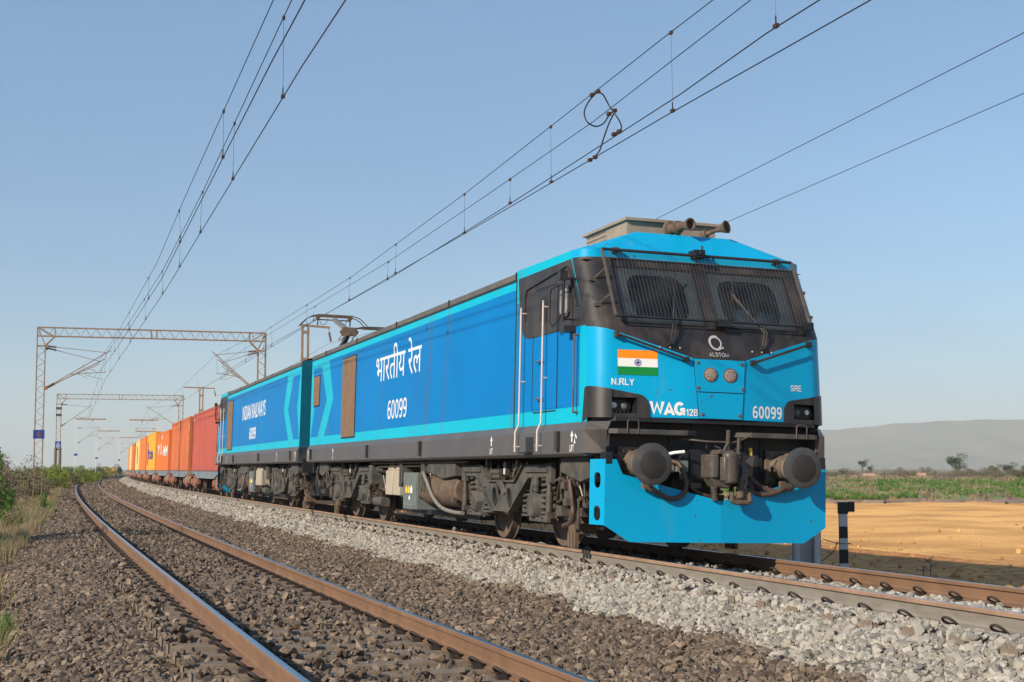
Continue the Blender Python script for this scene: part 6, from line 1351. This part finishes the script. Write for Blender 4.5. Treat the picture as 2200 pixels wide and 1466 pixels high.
def plant(name, root_loc, size, crownmesh, label, cat, group, trunk=None, seed=0, rot=0):
    root = empty(name, loc=root_loc, label=label, cat=cat, group=group); root.rotation_euler[2] = rot
    o = bpy.data.objects.new('foliage' if name != 'tree' else 'crown', crownmesh); COL.objects.link(o); o.parent = root; o.location = (0, 0, size[2]*(1 if not trunk else 1)+(trunk or 0)); o.scale = size
    r = random.Random(seed); m = MB(); H = (trunk or 0)+size[2]
    for i in range(5):
        a = r.uniform(0, 6.28); e = Vector((math.cos(a)*size[0]*.6, math.sin(a)*size[1]*.6, H*r.uniform(.9, 1.4)))
        m.tube([(0, 0, -.2), (e.x*.15, e.y*.15, (trunk or .2)), (e.x*.6, e.y*.6, e.z*.7), e], .05, 6, rr=[.022*H+.01, .018*H+.008, .01*H, .004*H])
    m.build('trunk' if name == 'tree' else 'stems', LM['bark'], root); return root
CR = {k: [crown(LM[k], 10*i+j, 1, 1, 1, 2600 if k != 'grey' else 1700, .055 if k != 'grey' else .045, 9) for j in range(3)] for i, k in enumerate(('lime', 'olive', 'grey', 'dark'))}
CR['deep'] = [crown(LM['deep'], 77, 1, 1, 1, 2600, .06, 10)]
rr = random.Random(5)
GL = 'shrubs of the thicket left of the tracks'
def bush(u, D, top_v, wpx, kind, label, zg=-1.05, group=GL, cat='shrub'):
    zt = CAMP.z+(1003.5-top_v)*D/3120.2; h = max(.4, zt-zg); w = wpx*D/3120.2/2
    plant('shrub', gp(u, D, zg), (w, w, h*.5), rr.choice(CR[kind]), label, cat, group, seed=rr.randint(0, 999), rot=rr.uniform(0, 6.28))
bush(2, 46, 1000, 60, 'deep', 'bright deep green shrub cut off by the left edge of the photo')
bush(35, 70, 985, 95, 'grey', 'tall pinkish grey half bare shrub near the left edge')
bush(75, 78, 1000, 70, 'olive', 'olive shrub just left of the nearest portal leg')
bush(8, 62, 1015, 70, 'olive', 'olive shrub behind the bright green one at the left edge')
bush(55, 62, 1028, 80, 'grey', 'low dry grey shrub in front of the tall pinkish one')
bush(105, 52, 1068, 44, 'deep', 'small fresh green shrub at the edge of the ballast')
bush(40, 40, 1075, 60, 'olive', 'small olive shrub in the dry grass by the rusty stake')
bush(148, 88, 1058, 34, 'olive', 'little shrub between the second portal and the track', zg=-.9)
for i, (u, D, tv, w) in enumerate([(105, 105, 1004, 45), (125, 118, 1002, 40), (140, 110, 1008, 36), (165, 135, 1005, 38), (190, 150, 1004, 36), (88, 125, 1003, 42), (60, 110, 1002, 45), (210, 165, 1006, 30), (20, 105, 1002, 50), (-12, 100, 1000, 50), (120, 150, 1003, 40), (178, 190, 1003, 40), (222, 210, 1004, 30), (150, 170, 1004, 36), (95, 170, 1003, 40), (50, 160, 1003, 44), (15, 165, 1002, 44), (-20, 150, 1002, 50)]):
    bush(u, D, tv, w*1.2, 'lime' if i % 3 else 'olive', 'lime green shrub in the thicket between the masts' if i % 3 else 'olive shrub deep in the thicket between the masts')
for i in range(46):
    D = rr.uniform(200, 480); bush(rr.uniform(-20, 262 if D > 300 else 230), D, rr.uniform(1000.5, 1003), rr.uniform(16, 30)*1.3, rr.choice(['lime', 'olive', 'lime', 'dark']), 'far green shrub on the horizon left of the train', group='far shrubs on the left horizon')
bush(214, 235, 992, 22, 'grey', 'dark leafless bush on the horizon beside the fourth mast', zg=-1, group=None); bush(262, 300, 996, 24, 'dark', 'dark shrub where the track disappears beside the last container', zg=-1)
# tree outside the frame whose shade falls across the near track
for k, (x, y, h) in enumerate(((-15.2, 12.6, 2.2), (-15.0, 16.5, 2.6))):
    plant('tree', Vector((x, y, -1.1)), (2.5, 2.8, h*.8), CR['dark'][k], ('roadside tree left of the picture shading the near track', 'second roadside tree left of the picture, farther along')[k], 'tree', None, trunk=h*.5, seed=3+k)
# ------------------------------------------------------------------ grass
def tuft_mesh(kind, n, h, spread, w, seed):
    r = np.random.default_rng(seed); V = []; F = []
    for i in range(n):
        a = r.uniform(0, 6.28); b = np.array([math.cos(a), math.sin(a)])*abs(r.normal(0, spread*.4)); t = r.uniform(0, 6.28); ln = r.uniform(.2, .9)*h*.7; hh = h*r.uniform(.5, 1.1); q = np.array([math.cos(t), math.sin(t)]); s_ = np.array([-q[1], q[0]])*w
        k = len(V)
        for f, z, ww in ((0, 0, 1), (.25, .5, .8), (.7, .85, .5)): c = b+q*ln*f; V += [(c[0]-s_[0]*ww, c[1]-s_[1]*ww, z*hh), (c[0]+s_[0]*ww, c[1]+s_[1]*ww, z*hh)]
        c = b+q*ln; V.append((c[0], c[1], hh*.95)); F += [(k, k+1, k+3, k+2), (k+2, k+3, k+5, k+4), (k+4, k+5, k+6)]
    me = bpy.data.meshes.new('tuft'); me.from_pydata(V, [], F); me.materials.append(LM[kind]); return me
def tuft_coll(name, kinds, h=1., n=26, w=.02):
    c = bpy.data.collections.new(name)
    for i in range(7): o = bpy.data.objects.new('tuft_%d' % i, tuft_mesh(kinds[i % len(kinds)], n, h, .6, w, i)); c.objects.link(o)
    return c
def scatter_tufts(name, pts, scl, coll, label, cat):
    n = len(pts); r = np.random.default_rng(n); rot = np.stack([r.normal(0, .1, n), r.normal(0, .1, n), r.uniform(0, 6.28, n)], -1)
    o = scatter(name, pts, rot, scl, r.integers(0, 7, n), coll, n); return tag(o, label, cat, kind='stuff')
r = np.random.default_rng(8)
# dry grass on the left verge
sv = np.concatenate([r.uniform(-6, 30, 700), r.uniform(10, 110, 3000)]); ov = left_edge(sv)-.05-np.abs(r.normal(0, 1.7, len(sv))); k = r.random(len(sv)) < np.where(sv < 8, .55, 1); sv, ov = sv[k], ov[k]
X, Y = at_np(sv, ov); scatter_tufts('dry_grass', np.stack([X, Y, prof(ov)], -1), r.uniform(.12, .40, len(sv)), tuft_coll('dry_tufts', ['straw', 'straw', 'grey', 'straw', 'grass'], 1, 30, .012), 'dry and green grass along the left verge', 'grass')
# meadow with tussocks beyond the sand
def meadow():
    ds = np.concatenate([np.arange(78, 130, 2.), np.arange(130, 420, 10.)]); us = np.linspace(1150, 2500, 90); vs = []
    for d in ds:
        for u in us:
            e = 1.6*math.sin(u*.021)+1.2*math.sin(u*.05+1); z = -1.2 if d+e < 80.5 else -.70-(d-80)*.0006+.05*math.sin(d*.5+u*.03)
            vs.append(gp(u, d, z))
    n = len(us); m = MB(); m.add(vs, [(a*n+i, a*n+i+1, (a+1)*n+i+1, (a+1)*n+i) for a in range(len(ds)-1) for i in range(n-1)], 0, True)
    m.mi = [1 if ds[k//(n-1)]+1.5*math.sin((k % (n-1))*.7) < 86 else 0 for k in range(len(m.f))]
    tag(m.build('meadow', [ground_mat('meadow_soil', (.16, .25, .06), (.26, .22, .12), (.12, .22, .045), .03, .11, .8, 1.2), ground_mat('field_edge_soil', (.30, .20, .14), (.38, .26, .17), (.22, .15, .11), .3, .9, .8, 3)]), kind='structure')
meadow()
def nz(a, b): return np.sin(a*.11+b*.013)+np.sin(a*.23-b*.021+2)*.7+np.sin(b*.047+a*.05)*.8
D = 82+r.uniform(0, 1, 16000)**1.5*150; u = r.uniform(1500, 2260, len(D)); q = nz(D, u)-np.where((u < 1880) & (D > 118), 1.5, 0)-np.where(D < 86, 1.0, 0); k = (q > .1+.5*np.sin(D*.35+u*.01)); D, u = D[k], u[k]
P = CAMP; pts = np.array([tuple(gp(a, b, -.72-(b-80)*.0006)) for a, b in zip(u, D)]); scatter_tufts('meadow_grass', pts, r.uniform(.14, .38, len(D))*np.where(D > 140, 1.5, 1), tuft_coll('green_tufts', ['grass', 'deep', 'grass', 'grass', 'straw', 'deep', 'grass'], 1, 24, .05), 'green tussock grass of the field beyond the sand', 'grass')
D = r.uniform(82, 330, 5200); u = r.uniform(1500, 2260, len(D)); pts = np.array([tuple(gp(a, b, -.75-(b-80)*.0006)) for a, b in zip(u, D)]); scatter_tufts('dry_field_grass', pts, r.uniform(.15, .40, len(D))*np.where(D > 200, 2, 1), tuft_coll('straw_tufts', ['straw', 'grey', 'straw'], 1, 20, .05), 'dry straw coloured grass among the green of the field', 'grass')
# scrub and trees at the far side of the field
for i in range(64):
    D_ = rr.uniform(215, 400); u_ = rr.uniform(1740, 2230) if i > 8 else rr.uniform(1500, 1740)
    bush(u_, D_, rr.uniform(1003, 1013), rr.uniform(22, 60), rr.choice(['grey', 'grey', 'olive', 'grey', 'olive']), 'low dry scrub bush at the far edge of the green field', zg=-1.0, group='scrub bushes beyond the field')
def tree_at(u, D_, top_v, wpx, kind, label, tr=.35):
    zt = CAMP.z+(1003.5-top_v)*D_/3120.2; H = zt+1; w = wpx*D_/3120.2/2; plant('tree', gp(u, D_, -1.0), (w, w, H*(1-tr)*.5), CR[kind][1 if len(CR[kind]) > 1 else 0], label, 'tree', None, trunk=H*tr, seed=int(u))
tree_at(1847, 400, 986, 28, 'dark', 'small umbrella shaped tree on the far side of the field, nearer the locomotive', .5)
tree_at(1863, 405, 998, 16, 'dark', 'tiny tree touching the umbrella shaped one', .3)
tree_at(2044, 350, 976, 50, 'dark', 'bushy feathery tree, tallest on the right horizon', .2)
tree_at(2070, 360, 994, 28, 'grey', 'dry bush tree hugging the tallest tree on the right horizon', .2)
for u_, w_ in ((2128, 30), (2158, 36), (2196, 26)): tree_at(u_, 340, 994 if w_ > 30 else 996, w_, 'dark' if w_ > 30 else 'olive', {2128: 'round olive shrub right of the tallest tree', 2158: 'largest round dark shrub near the right edge', 2196: 'round olive shrub cut off by the right edge'}[u_], .1)
# ------------------------------------------------------------------ small things on the ground
def brickwall():
    a = gp(1772, 300, -1); b = gp(1965, 290, -1); m = MB(); d = (b-a).normalized(); L = (b-a).length
    p = 0; rq = random.Random(4)
    while p < L:
        w = rq.uniform(1.5, 4); h = rq.uniform(.5, 1.25)
        m.beam(a+d*p+Vector((0, 0, h/2)), a+d*(p+w)+Vector((0, 0, h/2)), .25, h, 0); p += w+.01
    bt = bpy.data.materials.new('brick'); bt.use_nodes = True; N = bt.node_tree.nodes; k = N.new('ShaderNodeTexBrick'); k.inputs['Scale'].default_value = 4; k.inputs['Color1'].default_value = (.36, .16, .10, 1); k.inputs['Color2'].default_value = (.30, .17, .12, 1); k.inputs['Mortar'].default_value = (.3, .24, .19, 1)
    tc = N.new('ShaderNodeTexCoord'); bt.node_tree.links.new(tc.outputs['Object'], k.inputs[0]); bt.node_tree.links.new(k.outputs[0], N['Principled BSDF'].inputs['Base Color'])
    tag(m.build('brick_wall', bt), 'crumbling low brick wall at the far edge of the field behind the buffers', 'wall')
brickwall()
m = MB(); p = gp(2204, 380, -1); m.box(p.x-.8, p.x+1.6, p.y-1, p.y+1, -1, 3.3); m.box(p.x-1.0, p.x+1.8, p.y-1.2, p.y+1.2, 3.3, 3.45); tag(m.build('white_hut', M['white']), 'sliver of a small white building at the right edge of the horizon', 'building')
def post():
    p = gp(1803, 21.3, 0); z0 = -.34; w = .058; root = empty('marker_post', loc=(p.x, p.y, z0), label='short black and white banded marker post with an L shaped black cap', cat='marker post'); root.rotation_euler[2] = -YAW-.1
    for i, (a, b, mm) in enumerate(((-.2, .05, 'greybox'), (.05, .25, 'blackpost'), (.25, .41, 'greybox'), (.41, .58, 'blackpost'), (.58, .76, 'greybox'))): q = MB(); q.box(-w, w, -w, w, a, b); q.build('band', M[mm], root)
    q = MB(); q.box(-w-.012, w+.012, -w-.01, w+.01, .76, .93); q.box(w+.012, w+.105, -w, w, .79, .935); q.build('cap', M['blackpost'], root, .008)
    q = MB(); q.tube(catmull([(-.09, -.05, .33), (-.18, -.06, .36), (-.30, -.05, .40)], 4), .006, 5); q.tube(catmull([(-.10, -.07, .34), (-.16, -.08, .22), (-.32, -.05, .08)], 4), .008, 5); q.tube([(-.09, -.1, .34), (.1, -.1, .33), (.1, .1, .33), (-.1, .1, .34), (-.1, -.1, .34)], .005, 4); q.build('tied_wire', M['rust'], root)
post()
def stub():
    p = gp(1726, 22.6, 0); root = empty('mast_stub', loc=(p.x, p.y, -.46), label='grey steel mast stub standing behind the right corner of the deflector', cat='mast stub'); root.rotation_euler[2] = -YAW
    for x in (-.17, .14): q = MB(); q.box(x-.05, x+.05, -.09, -.075, 0, .62); q.box(x-.055, x-.04, -.09, .06, 0, .62); q.box(x+.04, x+.055, -.09, .06, 0, .62); q.build('channel', M['greybox'], root)
    q = MB(); q.box(-.14, .11, -.04, -.02, .05, .55); q.box(-.25, .24, -.14, .12, -.1, .03); q.build('foot_plate', M['concrete'], root)
stub()
def twig(u, D_, z, h, lab):
    p = gp(u, D_, z); q = MB(); rq = random.Random(int(u)); q.tube([(p.x, p.y, z-.05), (p.x+.02, p.y, z+h*.5), (p.x-.01, p.y, z+h)], .006, 5, rr=[.008, .006, .003])
    for i in range(6): t = rq.uniform(.25, .85); a = rq.choice((-1, 1)); q.tube([(p.x, p.y, z+h*t), (p.x+a*h*rq.uniform(.2, .4), p.y+rq.uniform(-.05, .05), z+h*(t+rq.uniform(.1, .3)))], .004, 4)
    tag(q.build('dead_plant', LM['bark']), lab, 'plant')
twig(1985, 20.5, -.42, .27, 'leafless dead plant stem standing between the rail and the sand')
twig(1970, 20.8, -.42, .13, 'tiny dead sprig beside the taller leafless stem')
def stake(u, D_, zb, L_, lean, w, lab):
    p = gp(u, D_, zb); q = MB(); q.beam((0, 0, -.2), (lean, 0, L_), w, w*.5); q.beam((w*.4, 0, -.2), (lean+w*.4, 0, L_*.98), w*.2, w); o = q.build('rusty_stake', M['rust']); o.location = p; tag(o, lab, 'stake')
stake(34, 45, -.95, .62, -.20, .14, 'rusty steel stake leaning in the dry grass at the left edge')
stake(26, 10.6, -.62, .42, -.16, .11, 'broad rusty rail stub leaning out of the ballast at the bottom left corner')
def tufts():
    for i, (u, D_, z, s_, kd, lab) in enumerate([(14, 13.5, -.60, .42, 'grass', 'green grass tuft growing from the ballast at the left edge'), (-4, 12.6, -.64, .5, 'straw', 'dry straw tuft hanging into the picture at the left edge'), (40, 15, -.58, .26, 'grass', 'thin grass tuft right of the larger one in the ballast'),
                                              (10, 17.5, -.66, .60, 'straw', 'tall dry stalks in the shade at the left edge'), (30, 26, -.85, .6, 'straw', 'clump of dry straw near the leaning stake'), (60, 30, -.85, .45, 'straw', 'smaller straw clump right of the leaning stake'), (100, 26, -.66, .10, 'dark', 'flat weed creeping over the ballast by the tree shade')]):
        o = bpy.data.objects.new('grass_tuft', tuft_mesh(kd, 60, 1, .45, .012, 90+i)); COL.objects.link(o); o.location = gp(u, D_, z); o.scale = (s_, s_, s_); tag(o, lab, 'grass tuft')
tufts()
def rubble():
    me_c = stone_protos('rubble_stones', stone_mat('rubble_stone', [(.5, .45, .38), (.62, .56, .48), (.45, .38, .31)])); r = np.random.default_rng(2); n = 60
    uu = r.normal(112, 16, n); dd = r.normal(92, 4, n); pts = np.array([tuple(gp(a, b, -.95+abs(r.normal(0, .18)))) for a, b in zip(uu, dd)])
    o = scatter('rubble', pts, r.uniform(0, 6, (n, 3)), r.uniform(.25, .7, n), r.integers(0, 7, n), me_c, n); tag(o, 'pale broken rubble heaped beside the nearest portal leg', 'rubble', kind='stuff')
    c = stone_protos('sand_clods_s', stone_mat('sand_clod', [(.52, .27, .09), (.42, .21, .075), (.62, .35, .13)])); n = 2400; sv = r.uniform(-8, 55, n); ov = 4.2+np.abs(r.normal(0, 1, n))**1.6*5; X, Y = at_np(sv, ov)
    o = scatter('sand_clods', np.stack([X, Y, prof(ov)+.01], -1), r.uniform(0, 6, (n, 3)), np.clip(r.lognormal(-2.75, .7, n), .02, .2), r.integers(0, 7, n), c, n); tag(o, 'clods and pebbles strewn over the orange sand', 'pebbles', kind='stuff')
rubble()
m = MB(); p = gp(241, 350, -1); m.box(p.x-1.0, p.x+1.3, p.y-1, p.y+5, -.2, 1.4); m.box(p.x-1.03, p.x+1.33, p.y-1.03, p.y+5.03, 1.4, 1.46); tag(m.build('far_container', cpaint('far_orange', (.62, .28, .06))), 'small amber container standing far away beside the fifth mast', 'container')
# ------------------------------------------------------------------ haze
def haze():
    m = MB(); m.box(-7700, 7700, -7700, 7700, -2.4, 215); mt = bpy.data.materials.new('haze'); mt.use_nodes = True; N = mt.node_tree.nodes; N.remove(N['Principled BSDF']); v = N.new('ShaderNodeVolumePrincipled')
    v.inputs['Color'].default_value = (.95, .965, .94, 1); v.inputs['Density'].default_value = HAZE; v.inputs['Anisotropy'].default_value = 0; mt.node_tree.links.new(v.outputs[0], N['Material Output'].inputs['Volume'])
    tag(m.build('haze', mt), kind='stuff')
HAZE = 2.0e-4
if HAZE: haze()
